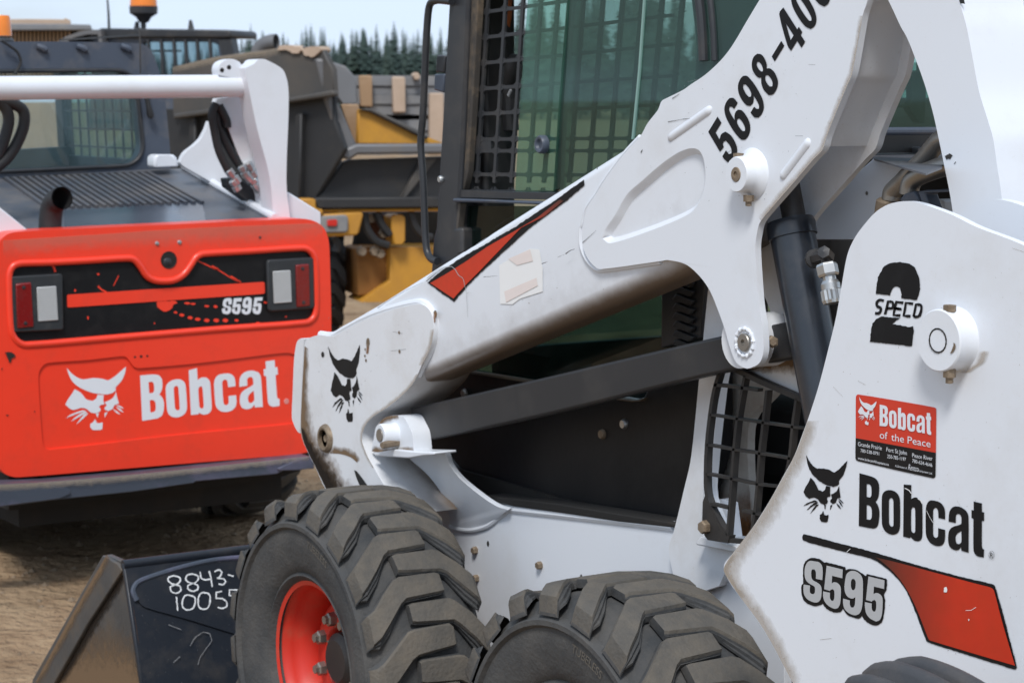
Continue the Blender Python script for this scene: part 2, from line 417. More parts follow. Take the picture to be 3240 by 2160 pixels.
def plate(name, F, loops, d, th, m, parent, bevel=.002, seg=2, sm=4, corner=48):
    if isinstance(loops, str): loops = [loops]
    lp = [path(x) if isinstance(x, str) else x for x in loops]
    if sm: lp = [smooth(x, sm, corner) for x in lp]
    b = MB(); b.plate(F, lp, d, th); return b.build(name, m, parent, bevel, seg)
def decal(name, F, polys, d, m, parent, lift=.001, sm=0, rag=0, corner=40):
    """polys: list of loop lists of photo points, laid on the face at depth d"""
    b = MB()
    for i, lp in enumerate(polys):
        if isinstance(lp[0], (tuple, Vector)): lp = [lp]
        lp = [path(x) if isinstance(x, str) else x for x in lp]
        if sm: lp = [smooth(x, sm, corner) for x in lp]
        if rag: lp = [ragged(x, rag, 5, i) for x in lp]
        b.plate(F, lp, d - lift, 0)
    return b.build(name, m, parent, recalc=False, smoothf=False)
def round_at(name, F, px, py, d, prof, m, parent, seg=28, ang=35):
    """turned part standing on the face at depth d: prof = (radius, height above the face)"""
    b = MB(); b.lathe(F.uw(px, py, d), F.n, prof, seg); return b.build(name, m, parent, ang=ang)
def Z(k, x, y):
    o = ZO[k]; return (o[0] + x * o[2], o[1] + y * o[2])

# text in the built-in typeface, laid with an affine map of photo points
def text_polys(body):
    cu = bpy.data.curves.new('lettering', 'FONT'); cu.body = body; cu.size = 1.0; cu.resolution_u = 3
    ob = bpy.data.objects.new('lettering', cu); COL.objects.link(ob)
    dg = bpy.context.evaluated_depsgraph_get(); e = ob.evaluated_get(dg); me = e.to_mesh()
    vs = [tuple(v.co) for v in me.vertices]; fs = [tuple(p.vertices) for p in me.polygons]
    e.to_mesh_clear(); bpy.data.objects.remove(ob); bpy.data.curves.remove(cu)
    x0 = min(v[0] for v in vs); x1 = max(v[0] for v in vs)
    return [((v[0] - x0) / (x1 - x0), v[1]) for v in vs], fs
def text(b, F, body, d, p0, p1, up):
    """p0, p1: baseline ends (photo), up: photo vector of one cap height (0.7 em)"""
    vs, fs = text_polys(body)
    q = []
    for x, y in vs:
        y /= .73
        q.append(F.uw(p0[0] + (p1[0] - p0[0]) * x + up[0] * y, p0[1] + (p1[1] - p0[1]) * x + up[1] * y, d))
    b.add(q, fs)

def stain_mat(name, col, amt=.9):
    m = bpy.data.materials.new(name); m.use_nodes = True
    t = m.node_tree; n = t.nodes; l = t.links; b = n['Principled BSDF']; o = n['Material Output']
    b.inputs['Base Color'].default_value = (*col, 1); b.inputs['Roughness'].default_value = .85; b.inputs['Specular IOR Level'].default_value = .15
    at = n.new('ShaderNodeAttribute'); at.attribute_name = 'wear'
    c = n.new('ShaderNodeTexCoord'); z = n.new('ShaderNodeTexNoise'); z.inputs['Scale'].default_value = 38; z.inputs['Detail'].default_value = 9; z.inputs['Roughness'].default_value = .7
    l.new(c.outputs['Object'], z.inputs['Vector'])
    ad = n.new('ShaderNodeMath'); ad.operation = 'ADD'; l.new(at.outputs['Fac'], ad.inputs[0]); l.new(z.outputs[0], ad.inputs[1])
    r_ = n.new('ShaderNodeMapRange'); r_.inputs[1].default_value = .62; r_.inputs[2].default_value = 1.25; r_.inputs[4].default_value = amt
    l.new(ad.outputs[0], r_.inputs[0])
    tr = n.new('ShaderNodeBsdfTransparent'); mx_ = n.new('ShaderNodeMixShader')
    l.new(r_.outputs[0], mx_.inputs[0]); l.new(tr.outputs[0], mx_.inputs[1]); l.new(b.outputs[0], mx_.inputs[2]); l.new(mx_.outputs[0], o.inputs[0])
    return m
M['mud'] = stain_mat('dried_mud', (.20, .13, .075)); M['grease'] = stain_mat('black_grease', (.022, .016, .012), .95)
M['topsheen'] = stain_mat('top_highlight', (.45, .30, .22), .28); M['grime'] = stain_mat('pale_grime', (.42, .35, .27), .5); M['rust'] = stain_mat('rust_bleed', (.24, .11, .045), .8)
def stain(name, F, full, edge, d, m, parent, lift=.0008):
    """weathering film between the line where it is thick and the line where it ends"""
    a = smooth(path(full) if isinstance(full, str) else full, 4, 181, closed=False); e = smooth(path(edge) if isinstance(edge, str) else edge, 4, 181, closed=False)
    b = MB(); K = 5; n_ = len(a)
    for i in range(n_):
        for k in range(K + 1):
            t = k / K; b.wear[len(b.v)] = (1 - t) * (.6 if i in (0, n_ - 1) else 1)
            b.v.append(F.uw(a[i][0] * (1 - t) + e[i][0] * t, a[i][1] * (1 - t) + e[i][1] * t, d - lift))
    for i in range(n_ - 1):
        for k in range(K):
            q = i * (K + 1) + k; b.f.append((q, q + 1, q + K + 2, q + K + 1)); b.mi.append(0)
    return b.build(name, m, parent, recalc=False)
def drip(name, F, z, pts, wd, d, m, parent):
    q = [Z(z, *p) for p in pts]; h = wd
    stain(name, F, q, [(x - h, y) for x, y in q], d, m, parent); stain(name, F, q, [(x + h, y) for x, y in q], d, m, parent)

# ------------------------------------------------------------------ lettering traced once, reused by affine maps
BOB = [  # photo zoom C3
    ['1218,122 1300,145 1335,165 1353,205 1352,270 1340,305 1328,318 1345,345 1356,390 1352,450 1340,490 1310,503 1213,485',
     '1268,195 1290,200 1300,220 1300,275 1290,290 1268,285', '1268,340 1290,347 1302,370 1302,425 1292,443 1268,440'],
    ['1372,290 1380,260 1400,243 1430,238 1465,250 1490,280 1498,320 1498,480 1490,520 1470,540 1440,545 1405,530 1382,500 1372,460',
     '1422,310 1428,295 1440,292 1450,305 1452,325 1452,480 1445,490 1435,488 1425,475 1422,455'],
    ['1523,200 1575,203 1575,300 1600,288 1630,300 1648,330 1652,360 1652,540 1645,575 1625,590 1595,585 1570,560 1565,570 1519,558',
     '1575,375 1585,355 1598,360 1602,380 1602,520 1595,535 1583,530 1575,515'],
    ['1808,440 1762,430 1760,385 1752,365 1740,360 1728,370 1726,390 1726,540 1732,560 1745,568 1758,560 1760,540 1760,500 1808,512 1808,570 1798,605 1775,622 1745,622 1710,605 1685,570 1675,530 1675,370 1685,330 1705,310 1740,312 1775,325 1800,355 1808,390'],
    ['1832,455 1835,400 1850,365 1880,350 1920,358 1955,385 1970,425 1970,670 1920,655 1918,630 1900,650 1870,650 1842,630 1830,595 1830,545 1840,510 1865,490 1900,480 1920,470 1920,425 1910,405 1895,402 1883,412 1882,465',
     '1920,520 1895,535 1882,555 1882,590 1890,608 1905,610 1920,595'],
    ['2005,317 2062,330 2062,388 2077,392 2077,452 2062,448 2062,620 2066,640 2077,648 2075,702 2035,695 2012,675 2003,640 2003,435 1990,430 1990,375 2005,378']]
S595 = [
    ['905,728 940,735 960,760 965,800 962,858 918,848 918,805 910,785 893,783 886,800 888,840 900,860 935,880 955,905 957,950 950,990 930,1010 900,1010 860,990 838,960 832,925 834,888 878,896 876,935 884,950 900,955 910,945 912,915 905,900 870,880 848,855 840,820 843,770 860,735 880,725'],
    ['992,758 1103,785 1100,845 1030,828 1027,880 1045,872 1070,880 1088,905 1090,950 1085,1020 1070,1050 1045,1055 1005,1035 978,1005 968,970 968,935 1015,945 1015,980 1025,1000 1038,1000 1045,980 1045,935 1035,920 1020,925 1015,932 975,920'],
    ['1125,830 1140,805 1170,793 1205,803 1232,830 1242,870 1240,1000 1232,1060 1215,1090 1185,1100 1145,1085 1115,1055 1105,1015 1106,985 1152,998 1152,1025 1160,1045 1175,1047 1186,1030 1190,975 1170,985 1140,975 1120,945 1115,900',
     '1160,868 1168,850 1182,850 1192,870 1190,910 1180,928 1168,925 1160,905'],
    ['1280,832 1391,859 1388,919 1318,902 1315,954 1333,946 1358,954 1376,979 1378,1024 1373,1094 1358,1132 1333,1143 1293,1123 1266,1090 1256,1044 1256,1009 1303,1019 1303,1054 1313,1074 1326,1074 1333,1054 1333,1009 1323,994 1308,999 1303,1006 1263,994']]
CAT = [  # photo zoom B1
    '460,965 490,1000 530,1030 575,1045 640,1035 700,1040 745,1052 790,1025 830,990 868,957 862,1000 840,1050 815,1080 795,1100 798,1120 780,1135 740,1148 690,1145 640,1138 590,1120 540,1095 500,1060 475,1015',
    '515,1112 555,1135 580,1165 600,1185 640,1192 665,1175 672,1150 715,1152 712,1190 720,1215 690,1222 683,1235 695,1250 690,1265 660,1277 625,1272 600,1250 560,1240 510,1255 480,1245 450,1217 470,1180 495,1145',
    '800,1130 806,1165 820,1210 790,1220 775,1250 745,1262 720,1252 722,1238 735,1225 722,1200 745,1192 780,1170',
    '565,1258 595,1262 520,1285 455,1312 490,1285', '580,1268 604,1270 545,1303 488,1336 525,1300', '585,1283 608,1280 572,1315 525,1356 552,1318',
    '795,1218 830,1228 856,1247 825,1238', '795,1230 830,1248 853,1274 820,1256', '778,1248 805,1262 832,1288 800,1274',
    '660,1278 682,1276 672,1310', '720,1276 742,1268 722,1308',
    '622,1350 640,1340 655,1318 668,1345 690,1345 708,1340 705,1385 690,1393 640,1393 622,1375']
def pp(s): return [tuple(float(c) for c in q.split(',')) for q in s.split()]
def mapped(polys, zsrc, src, dst):
    """polys in zoom units; three points src (same units) -> dst (photo points)"""
    f = affine(src, dst)
    return [[[f(p) for p in pp(lp)] for lp in (po if isinstance(po, list) else [po])] for po in polys]
BOB_SRC = [(1218, 122), (1213, 485), (2075, 702)]
CAT_SRC = [(460, 965), (868, 957), (665, 1393)]
S_SRC = [(840, 725), (832, 1010), (1378, 1134)]

# ------------------------------------------------------------------ ground
def ground():
    bm = bmesh.new(); bmesh.ops.create_grid(bm, x_segments=220, y_segments=220, size=11)
    for v in bm.verts:
        v.co.x += -8; v.co.y += 6
        e = min(1, max(0, (11 - max(abs(v.co.x + 8), abs(v.co.y - 6))) / 2))
        v.co.z = e * (.035 * noise.noise(v.co * .9) + .022 * noise.noise(v.co * 2.7) + .014 * noise.noise(v.co * 7.0) + .010 * noise.noise(Vector((v.co.x * 6, v.co.y * 19, 3)))) - .008
    me = bpy.data.meshes.new('ground'); bm.to_mesh(me); bm.free()
    b = MB(); S = 900; x0, x1, y0, y1 = -19, 3, -5, 17
    vs = [(-S, -S, -.008), (S, -S, -.008), (S, S, -.008), (-S, S, -.008), (x0, y0, -.008), (x1, y0, -.008), (x1, y1, -.008), (x0, y1, -.008)]
    bm = bmesh.new(); bm.from_mesh(me)
    V = [bm.verts.new(v) for v in vs]
    for a, c, d, e in ((0, 1, 5, 4), (1, 2, 6, 5), (2, 3, 7, 6), (3, 0, 4, 7)): bm.faces.new((V[a], V[c], V[d], V[e]))
    bm.to_mesh(me); bm.free()
    me.polygons.foreach_set('use_smooth', [True] * len(me.polygons))
    m = mat('dry_dirt', (.37, .26, .16), .95, dirt=(.20, .125, .072), damt=.8, dscale=3.4, dlo=.43, dhi=.66, var=.3, bump=1.0, bscale=22, spec=.1, fine=.6, bdist=.05)
    me.materials.append(m)
    o = bpy.data.objects.new('ground', me); COL.objects.link(o); tag(o, kind='structure')
    # loose stones and clods on the dirt
    b = MB(); rr = random.Random(3)
    for i in range(5200):
        x = rr.uniform(-11, -5.2); y = rr.uniform(.2, 5.2); r_ = .004 + .020 * rr.random() ** 4
        h = .035 * noise.noise(Vector((x, y, 0)) * .9) + .022 * noise.noise(Vector((x, y, 0)) * 2.7) + .01 * noise.noise(Vector((x, y, 0)) * 7) - .008
        vs = []
        for dx, dy, dz in ((1, 0, 0), (0, 1, 0), (-1, 0, 0), (0, -1, 0), (0, 0, .7), (0, 0, -.5)):
            k = r_ * rr.uniform(.7, 1.3); vs.append((x + dx * k, y + dy * k, h + dz * k))
        b.add(vs, [(0, 1, 4), (1, 2, 4), (2, 3, 4), (3, 0, 4), (1, 0, 5), (2, 1, 5), (3, 2, 5), (0, 3, 5)])
    o = b.build('gravel', mat('stones', (.22, .16, .105), .9, dirt=(.13, .085, .05), damt=.8, dscale=5, var=.3), ang=20)
    tag(o, 'loose pebbles and clods scattered over the brown dirt yard', 'gravel', kind='stuff')
ground()

# ------------------------------------------------------------------ skid steer loader wheels
RT, WT = .415, .30
def make_tyre(hub, parent, n=20):
    ax = Vector((0, 1, 0))
    half = [(.196, .050), (.202, .034), (.214, .022), (.222, .026), (.232, .017), (.252, .012), (.275, .006), (.305, .001), (.327, .003), (.333, -.006), (.343, -.006),
            (.349, .005), (.352, .012), (.366, .022), (.380, .045), (.386, .085)]
    prof = half + [(.388, .15)] + [(r_, WT - y) for r_, y in half[::-1]]
    b = MB(); b.lathe(hub, ax, prof, 72, 0, ref=(1, 0, 0), cap=False)
    pit = 2 * math.pi / n
    rj = random.Random(17)
    for side in (-1, 1):
        for k in range(n):
            j1, j2, j3 = rj.uniform(-.0022, .0008), rj.uniform(.93, 1.07), rj.uniform(-.03, .03)
            t0 = k * pit + (pit / 2 if side > 0 else 0)
            # s across the tread, angle offset, half width, height of top, height of base
            smp = [(.33, .03, .17, .4120, .386), (.27, .03, .20, .4150, .385), (-.36, .0, .225, .4150, .384), (-.46, -.05, .25, .4145, .383),
                   (-.70, -.34, .27, .4110, .380), (-.90, -.58, .275, .4050, .373), (-.985, -.66, .275, .394, .360), (-1.02, -.70, .285, .362, .347)]
            smp = [(s + rj.uniform(-.012, .012), da + j3 + rj.uniform(-.012, .012), hw * j2 * rj.uniform(.97, 1.03), rt + j1 + rj.uniform(-.0012, .0006), rb + .007) for s, da, hw, rt, rb in smp]
            vs = []
            for s, da, hw, rt, rb in smp:
                y = WT / 2 + (-side if side > 0 else 1) * s * WT / 2 if side > 0 else WT / 2 + s * WT / 2
                f_ = 1 if -.97 < s < -.5 else 0; md = (rt * .55 + rb * .45)
                for hh, rr_ in ((hw * 1.14, rb), (hw, rt - .006), (hw * .86, rt), (-hw * .86, rt), (-hw, rt - .006), (-hw * 1.06, md), (-hw * (1.10 + .16 * f_), md - .002 * f_), (-hw * (1.14 + .22 * f_), (md + rb) / 2 - .001), (-hw * (1.16 + .40 * f_), (md + rb) / 2 - .003 * f_), (-hw * (1.18 + .45 * f_), rb)):
                    a = t0 + (da + hh) * pit
                    vs.append(hub + Vector((rr_ * math.cos(a), y, rr_ * math.sin(a))))
            fs = []; W = 10
            for i in range(len(smp) - 1):
                for j in range(W - 1): fs.append((i * W + j, i * W + j + 1, (i + 1) * W + j + 1, (i + 1) * W + j))
            fs.append(tuple(range(W))); e = (len(smp) - 1) * W; fs.append(tuple(e + q for q in range(W)))
            st = len(b.f); b.add(vs, fs, 0)
            for i in range(st, len(b.f)):
                if (i - st) % (W - 1) in (1, 2, 3) and i - st < (W - 1) * (len(smp) - 1): b.mi[i] = 1
    # raised lettering on the sidewall
    for body, a0, a1, rr_, h in (('TUBELESS', 1.42, 1.08, .300, .018),):
        vs, fs = text_polys(body); q = []
        for x, y in vs:
            a = a0 + (a1 - a0) * x; r2 = rr_ + y * h / .73
            q.append(hub + Vector((r2 * math.cos(a), -.0015 + max(0, .018 * (.29 - r2) / .03), r2 * math.sin(a))))
        b.add(q, fs, 1)
    return b.build('tyre', [M['rubber'], M['lug']], parent, ang=28)
def make_wheel(hub, parent, rimmat):
    hub = Vector(hub); ax = Vector((0, 1, 0))
    b = MB()
    prof = [(.190, .040), (.203, .036), (.204, .042), (.198, .050), (.190, .058), (.187, .075), (.182, .095), (.174, .105), (.172, .15), (.168, .17), (.160, .168),
            (.145, .130), (.128, .116), (.085, .114), (.078, .124), (.078, .15), (.0, .15)]
    b.lathe(hub, ax, prof, 56, 0, ref=(1, 0, 0), cap=False)
    rim = b.build('wheel', rimmat, parent, loc=hub - org(parent), ang=40)
    t = make_tyre(hub, rim)
    b = MB(); b.lathe(hub + ax * .095, ax, [(0., 0), (.05, 0), (.066, .012), (.07, .06)], 24, cap=False); b.build('hub_cap', M['black_dirty'], rim)
    b = MB(); c = hub
    b.lathe(c, -ax, [(.0, .028), (.011, .028), (.011, .02), (.0135, .02), (.017, .017), (.018, 0), (.022, -.002)], 6)
    nut = None
    for k in range(8):
        a = math.pi / 8 + k * math.pi / 4 + .02
        p = hub + Vector((.1016 * math.cos(a), .115, .1016 * math.sin(a)))
        if nut is None:
            nut = b.build('lug_nut', M['steel'], rim, ang=20, loc=Vector((0, 0, 0))); nut.location = p - hub
        else:
            q = nut.copy(); COL.objects.link(q); q.parent = rim; q.location = p - hub
    return rim
def copy_wheel(w0, parent, loc, flip=False):
    r_ = w0.copy(); COL.objects.link(r_); r_.parent = parent; r_.location = loc
    if flip: r_.rotation_euler = (0, 0, math.pi)
    for ch in w0.children:
        c = ch.copy(); COL.objects.link(c); c.parent = r_
    return r_

# ------------------------------------------------------------------ white skid steer loader (near)
NL = thing('skid_steer_loader', (-3.95, 3.125, 0), 'white skid steer loader in the foreground with black logo decals and lowered lift arm', 'loader')
HF, HR = Vector((-4.489, 2.26, .405)), Vector((-3.378, 2.26, .400))
w0 = make_wheel(HF, NL, M['rim'])
o_ = NL.location
for h, fl in ((HR, 0), (HF + Vector((0, 1.73, 0)), 1), (HR + Vector((0, 1.73, 0)), 1)):
    copy_wheel(w0, NL, h - o_, fl)

# body
b = MB()
b.plate(NEAR, [smooth(path('C2 560,270 600,330 760,330 1000,318 1080,345 1170,362 1500,396 1900,440 2300,486 2330,380 C3 260,300 330,330 360,560 700,600 700,1700 C2 300,1700 300,900'), 3)], .45, .02)
b.build('body_side', M['white'], NL, .006, 3)
b = MB()                                                   # rolled top edge and the box of the body behind it
p = [NEAR.uw(*Z('C2', x, y), .455) for x, y in ((1060, 352), (1170, 368), (1500, 402), (1900, 446), (2300, 492))]
b.tube(p, .012, 10)
b.build('body_rail', M['white'], NL)
b = MB(); b.box((-4.80, 2.76, .22), (-2.72, 3.66, .82)); b.build('chassis', M['under'], NL)
for zx, zy, m in ((930, 652, 'rusty'), (1375, 755, 'rusty'), (938, 845, 'rusty')):
    round_at('bolt', NEAR, *Z('C2', zx, zy), .45, [(0, .012), (.008, .012), (.0095, .009), (.0095, 0)], M[m], NL, 6, 20)
for zx, zy in ((1010, 607), (1652, 838)):
    decal('drain_hole', NEAR, [[(Z('C2', zx + 8 * math.cos(t * .6), zy + 20 * math.sin(t * .6))) for t in range(10)]], .45, M['under'], NL)
# column behind the link and its foot
plate('side_column', NEAR, 'B3 178,400 140,780 115,1020 60,1568 C3 10,230 -60,520 C2 2256,650 2290,850 2290,1000 C3 250,900 340,700 420,580 140,560 130,450 140,300 145,0 B3 150,1568 190,1300 225,1130 245,1020 300,740 300,500', .43, .03, M['white_worn'], NL, .003)
plate('ledge', NEAR, 'C3 86,600 120,560 400,640 360,668 95,618', .40, .05, M['white_worn'], NL, .003, sm=0)
# black engine guard grille
gp = []
for s, wd in (('D7 290,90 245,250 215,430 190,660 180,900 186,1060 230,1200 350,1410', 24), ('D7 492,120 460,300 432,470 405,720 388,960 372,1170 352,1420', 19),
              ('D7 668,240 640,500 612,740 592,1000 570,1230 545,1380', 19), ('D7 905,310 875,530 850,780 800,1000', 19),
              ('D7 250,195 440,215 600,238', 26), ('D7 215,435 420,465 640,498 880,532 1000,548', 19), ('D7 190,675 400,712 600,742 860,785', 19),
              ('D7 186,908 380,945 580,988 780,1012', 19), ('D7 200,1145 370,1182', 22), ('D7 470,1200 640,1240', 19),
              ('D7 420,75 640,180 960,318', 40), ('D7 360,1440 490,1452', 34)):
    gp.append(smooth(stroke(smooth(path(s), 3, closed=False), wd * .395), 1))
b = MB()
for g in gp: b.plate(NEAR, [g], .37, .014)
b.plate(NEAR, [path('D7 186,1060 160,1130 155,1330 175,1400 200,1435 360,1462 375,1400 345,1400 300,1340 235,1200')], .368, .016)
b.build('engine_grille', M['black_dirty'], NL, .0015, 1)
round_at('grille_bolt', NEAR, *Z('D7', 190, 1330), .368, [(0, .014), (.012, .014), (.014, .010), (.014, 0)], M['rusty'], NL, 6, 20)
plate('inner_wall', NEAR, 'D7 250,60 900,60 700,300 540,480 520,800 540,1100 560,1460 200,1460 190,900', .56, .02, mat('grimy_inner_paint', (.40, .38, .35), .6, dirt=(.2, .13, .08), damt=.7, dscale=9, dlo=.45, dhi=.75), NL, .002)
plate('inner_edge', NEAR, 'D7 300,200 265,500 235,800 225,1100 350,1400 330,1420 200,1180 185,900 200,600 250,200', .42, .02, M['white'], NL, .002)
plate('grille_void_dark', NEAR, 'D7 440,150 1100,330 1100,1600 540,1600', .72, .02, M['under'], NL, 0, sm=0)  # black sheet paints the dark void behind the grille
plate('upper_gusset', NEAR, 'D7 430,70 520,-20 900,-20 975,300 940,312 740,215', .39, .012, M['white_worn'], NL, .002, sm=0)

# front pivot bracket
ft = smooth(path('D2 1020,1205 1150,1160 1290,1152 1312,1190 1330,1250 1390,1335 1470,1410 C2 990,300 1075,352 1150,375 1085,425 1010,480 900,510 800,503 752,488 742,410 700,280 600,140'), 4)
def ftd(y): t = min(1, max(0, (1655 - y) / 225)); return .447 - .077 * t
b = MB(); b.prism([NEAR.uw(x, y, ftd(y)) for x, y in ft], .012); b.build('bracket_foot', M['white'], NL, .0025, 2)
b = MB(); b.tube([NEAR.uw(x, y, .449) for x, y in smooth(path('C2 752,494 800,508 900,516 1010,486 1085,430 1150,378'), 4, 181, closed=False)], .0065, 8); b.build('weld_bead', M['white'], NL)
plate('bracket_web', NEAR, 'D2 745,1180 1010,1200 1080,1270 1180,1400 1280,1600 1000,1620 900,1460 830,1270', .42, .012, M['white_worn'], NL, .002)
plate('bracket_base', NEAR, 'D2 735,1158 900,1130 1055,1145 1215,1150 1215,1168 1130,1178 1010,1198 750,1180', .27, .06, M['white'], NL, .003, sm=0)
stain('rust_stain', NEAR, 'D2 760,960 800,905 850,875 930,866', 'D2 790,985 825,940 870,915 940,905', .285, M['mud'], NL)  # brown films here are added to darken the bright bracket ear
stain('rust_stain', NEAR, 'D2 725,1145 800,1155 900,1160 1050,1140', 'D2 735,1095 810,1100 900,1105 1045,1095', .285, M['mud'], NL)
plate('bracket_ear', NEAR, 'D2 722,1140 735,1070 760,960 800,905 850,875 930,866 975,880 1010,940 1040,1010 1055,1140 900,1160', .285, .05, M['white'], NL, .008, 3)
pc = Z('D2', 905, 1010)
round_at('pivot_boss', NEAR, *pc, .285, [(.0, .038), (.017, .038), (.017, .042), (.026, .042), (.028, .038), (.028, .0), (.034, -.004)], M['white'], NL)
round_at('pivot_pin', NEAR, *pc, .285, [(0, .044), (.015, .044), (.016, .040)], M['steel'], NL, 20)
b = MB(); q = NEAR.uw(*Z('D2', 850, 1090), .25); b.lathe(q, (0.3, -1, 0), [(0, .02), (.008, .02), (.009, .01), (.009, -.04)], 6)
b.build('retaining_bolt', M['rusty'], NL, ang=20)

# link bar
plate('link_bar', NEAR, 'B2 470,1243 1400,1030 2352,806 B3 300,738 560,680 760,640 760,900 380,975 0,1058 B2 1400,1292 508,1482', .335, .035, M['link'], NL, .006, 3, corner=20)
# lift cylinder
b = MB()
c0, c1 = NEAR.uw(*Z('B3', 748, 0), .355), NEAR.uw(*Z('B3', 1010, 1380), .355)
ax = (c0 - c1).normalized(); top = NEAR.uw(*Z('A3', 768, 1500), .355); Lc = (top - c1).dot(ax)
b.lathe(c1, ax, [(.0, -.3), (.043, -.3), (.043, Lc - .035), (.0465, Lc - .034), (.0475, Lc - .012), (.044, Lc - .002), (.030, Lc), (.0, Lc)], 40)
cylo = b.build('lift_cylinder', M['cylinder'], NL, ang=30)
b = MB(); b.lathe(top, ax, [(.0225, -.02), (.0225, .35)], 24); b.build('piston_rod', M['black_steel'], cylo)
b = MB()
e0 = NEAR.uw(*Z('B3', 905, 215), .325); e1 = NEAR.uw(*Z('B3', 990, 190), .285); e2 = NEAR.uw(*Z('B3', 985, 235), .285)
b.tube([e0, e1], .012, 6); b.lathe(e1, Vector((.25, -.4, .2)), [(0, .02), (.012, .018), (.013, -.012), (0, -.014)], 6)
b.lathe(e0, (e1 - e0), [(.0, 0), (.018, 0), (.018, .012), (.0, .014)], 12)
b.tube([e1, NEAR.uw(*Z('B3', 988, 250), .285)], .009, 8)
b.build('hose_elbow', M['black_steel'], cylo, ang=25)
b = MB()
f0 = NEAR.uw(*Z('B3', 990, 248), .285); f1 = NEAR.uw(*Z('B3', 1008, 335), .285); f2 = NEAR.uw(*Z('B3', 1014, 365), .285); f3 = NEAR.uw(*Z('B3', 1040, 520), .285)
b.lathe(f0, f1 - f0, [(0, 0), (.0175, 0), (.0195, .004), (.0195, (f1 - f0).length - .004), (.0175, (f1 - f0).length), (0, (f1 - f0).length)], 6)
b.tube([f1, f2], .012, 12)
b.build('hex_nut', M['zinc'], cylo, ang=20)
b = MB(); Lf = (f3 - f2).length; seg = 30; pr = [(.014, 0), (.0175, .006), (.0175, .016), (.020, .018), (.020, Lf - .006), (.018, Lf), (0, Lf)]
b.lathe(f2, f3 - f2, pr, seg)
for i in range(len(b.v)):
    if i // seg in (3, 4) and i % 3 == 0:
        a_ = (f3 - f2).normalized(); p = b.v[i] - f2; b.v[i] = f2 + a_ * p.dot(a_) + (p - a_ * p.dot(a_)) * .87
b.build('hose_ferrule', M['zinc'], cylo, ang=15)

# lift arm: tapered beam of rounded section
ARM_D, ARM_W = .29, .125
def beam(off=0.):
    b = MB()
    def q(k, x, y): a, z = NEAR.un(*Z(k, x, y), ARM_D); return Vector((a, z))
    T = [q('D2', 420, 205), q('D2', 760, 5), q('A2', 2060, 940), q('A3', 100, 620)]
    Bt = [q('D2', 980, 640), q('B2', 545, 1065), q('B2', 2352, 318), q('B3', 300, 150)]
    sec = []
    rt, rb = .022, .040
    for i in range(len(T)):
        h = (T[i] - Bt[i]).length; e = (T[i] - Bt[i]) / h; pts = []
        for cx_, cz, r_, a0 in ((rt, h - rt, rt, 90), (rb, rb, rb, 180), (ARM_W - rb, rb, rb, 270), (ARM_W - rt, h - rt, rt, 0)):
            for k in range(9):
                a = R(a0 + 90 * k / 8); pts.append((cx_ + r_ * math.cos(a), cz + r_ * math.sin(a)))
        sec.append([(Vector((Bt[i].x + e.x * z, 0, Bt[i].y + e.y * z)) + Vector((0, 2.26 + ARM_D + off + y, 0)), z / h) for y, z in pts])
    n = len(sec[0]); SUB = 10; rings = []
    for i in range(len(sec) - 1):
        for s in range(SUB + (i == len(sec) - 2)):
            t = s / SUB
            rings.append([(sec[i][k][0].lerp(sec[i + 1][k][0], t), sec[i][k][1]) for k in range(n)])
    vs = []; fs = []
    for i, rg in enumerate(rings):
        for k, (p, h) in enumerate(rg):
            vs.append(p); b.wear[i * n + k] = max(0, 1 - h / .19) ** .8 * 1.1
    for i in range(len(rings) - 1):
        for k in range(n):
            j = (k + 1) % n; fs.append((i * n + k, i * n + j, (i + 1) * n + j, (i + 1) * n + k))
    fs.append(tuple(range(n))); fs.append(tuple((len(rings) - 1) * n + k for k in range(n)))
    b.add(vs, fs); return b
ARM = beam().build('lift_arm', M['white_beam'], NL, ang=40)
beam(1.48).build('lift_arm', M['white_worn'], NL, ang=40)
APLATE = 'A3 1275,0 1240,110 1190,400 1165,520 1130,600 1000,920 965,1030 900,1100 720,1310 540,1520 B3 512,40 500,150 525,520 550,680 556,850 530,930 470,965 430,968 370,930 330,840 290,700 240,560 190,440 130,350 60,280 0,245 B2 2250,224 2205,230 1790,287 1740,264 1690,200 1660,110 1660,0 A2 1668,1540 1690,1440 1760,1330 1830,1220 1950,1060 2058,942 2110,850 2180,760 2205,700 2240,678 2352,622 A3 60,580 150,520 240,440 310,360 370,270 440,150 530,0 760,-380 1340,-380'
POCKET = 'OV 1384,548 1390,527 1412,495 1430,462 1446,440 1475,415 1515,380 1555,352 1585,341 1606,346 1617,370 1620,410 1612,450 1594,482 1560,503 1480,535 1402,559'
ap = smooth(path(APLATE), 4, 50); pk = smooth(path(POCKET), 4, 60)
b = MB(); b.plate(NEAR, [ap, pk], ARM_D - .012, .014)
AP = b.build('arm_plate', M['white'], ARM, .003, 2)
pk2 = [NEAR.un(*p, ARM_D - .012) for p in pk]; pcx = sum(p[0] for p in pk2) / len(pk2); pcz = sum(p[1] for p in pk2) / len(pk2); npk = len(pk2)
b = MB()
for f_, dd in ((0., -.012), (.06, -.0085), (.13, .0005), (.17, .002)):
    for i_, (a, z) in enumerate(pk2):
        t = Vector((pk2[(i_ + 2) % npk][0] - pk2[i_ - 2][0], pk2[(i_ + 2) % npk][1] - pk2[i_ - 2][1])).normalized(); nn = Vector((-t.y, t.x))
        if nn.dot(Vector((pcx - a, pcz - z))) < 0: nn = -nn
        q = Vector((a, z)) + nn * f_ * .095; b.v.append(NEAR.w(q.x, q.y, ARM_D + dd))
for g in range(3):
    for i_ in range(npk):
        k_ = (i_ + 1) % npk; b.f.append((g * npk + i_, g * npk + k_, (g + 1) * npk + k_, (g + 1) * npk + i_)); b.mi.append(0)
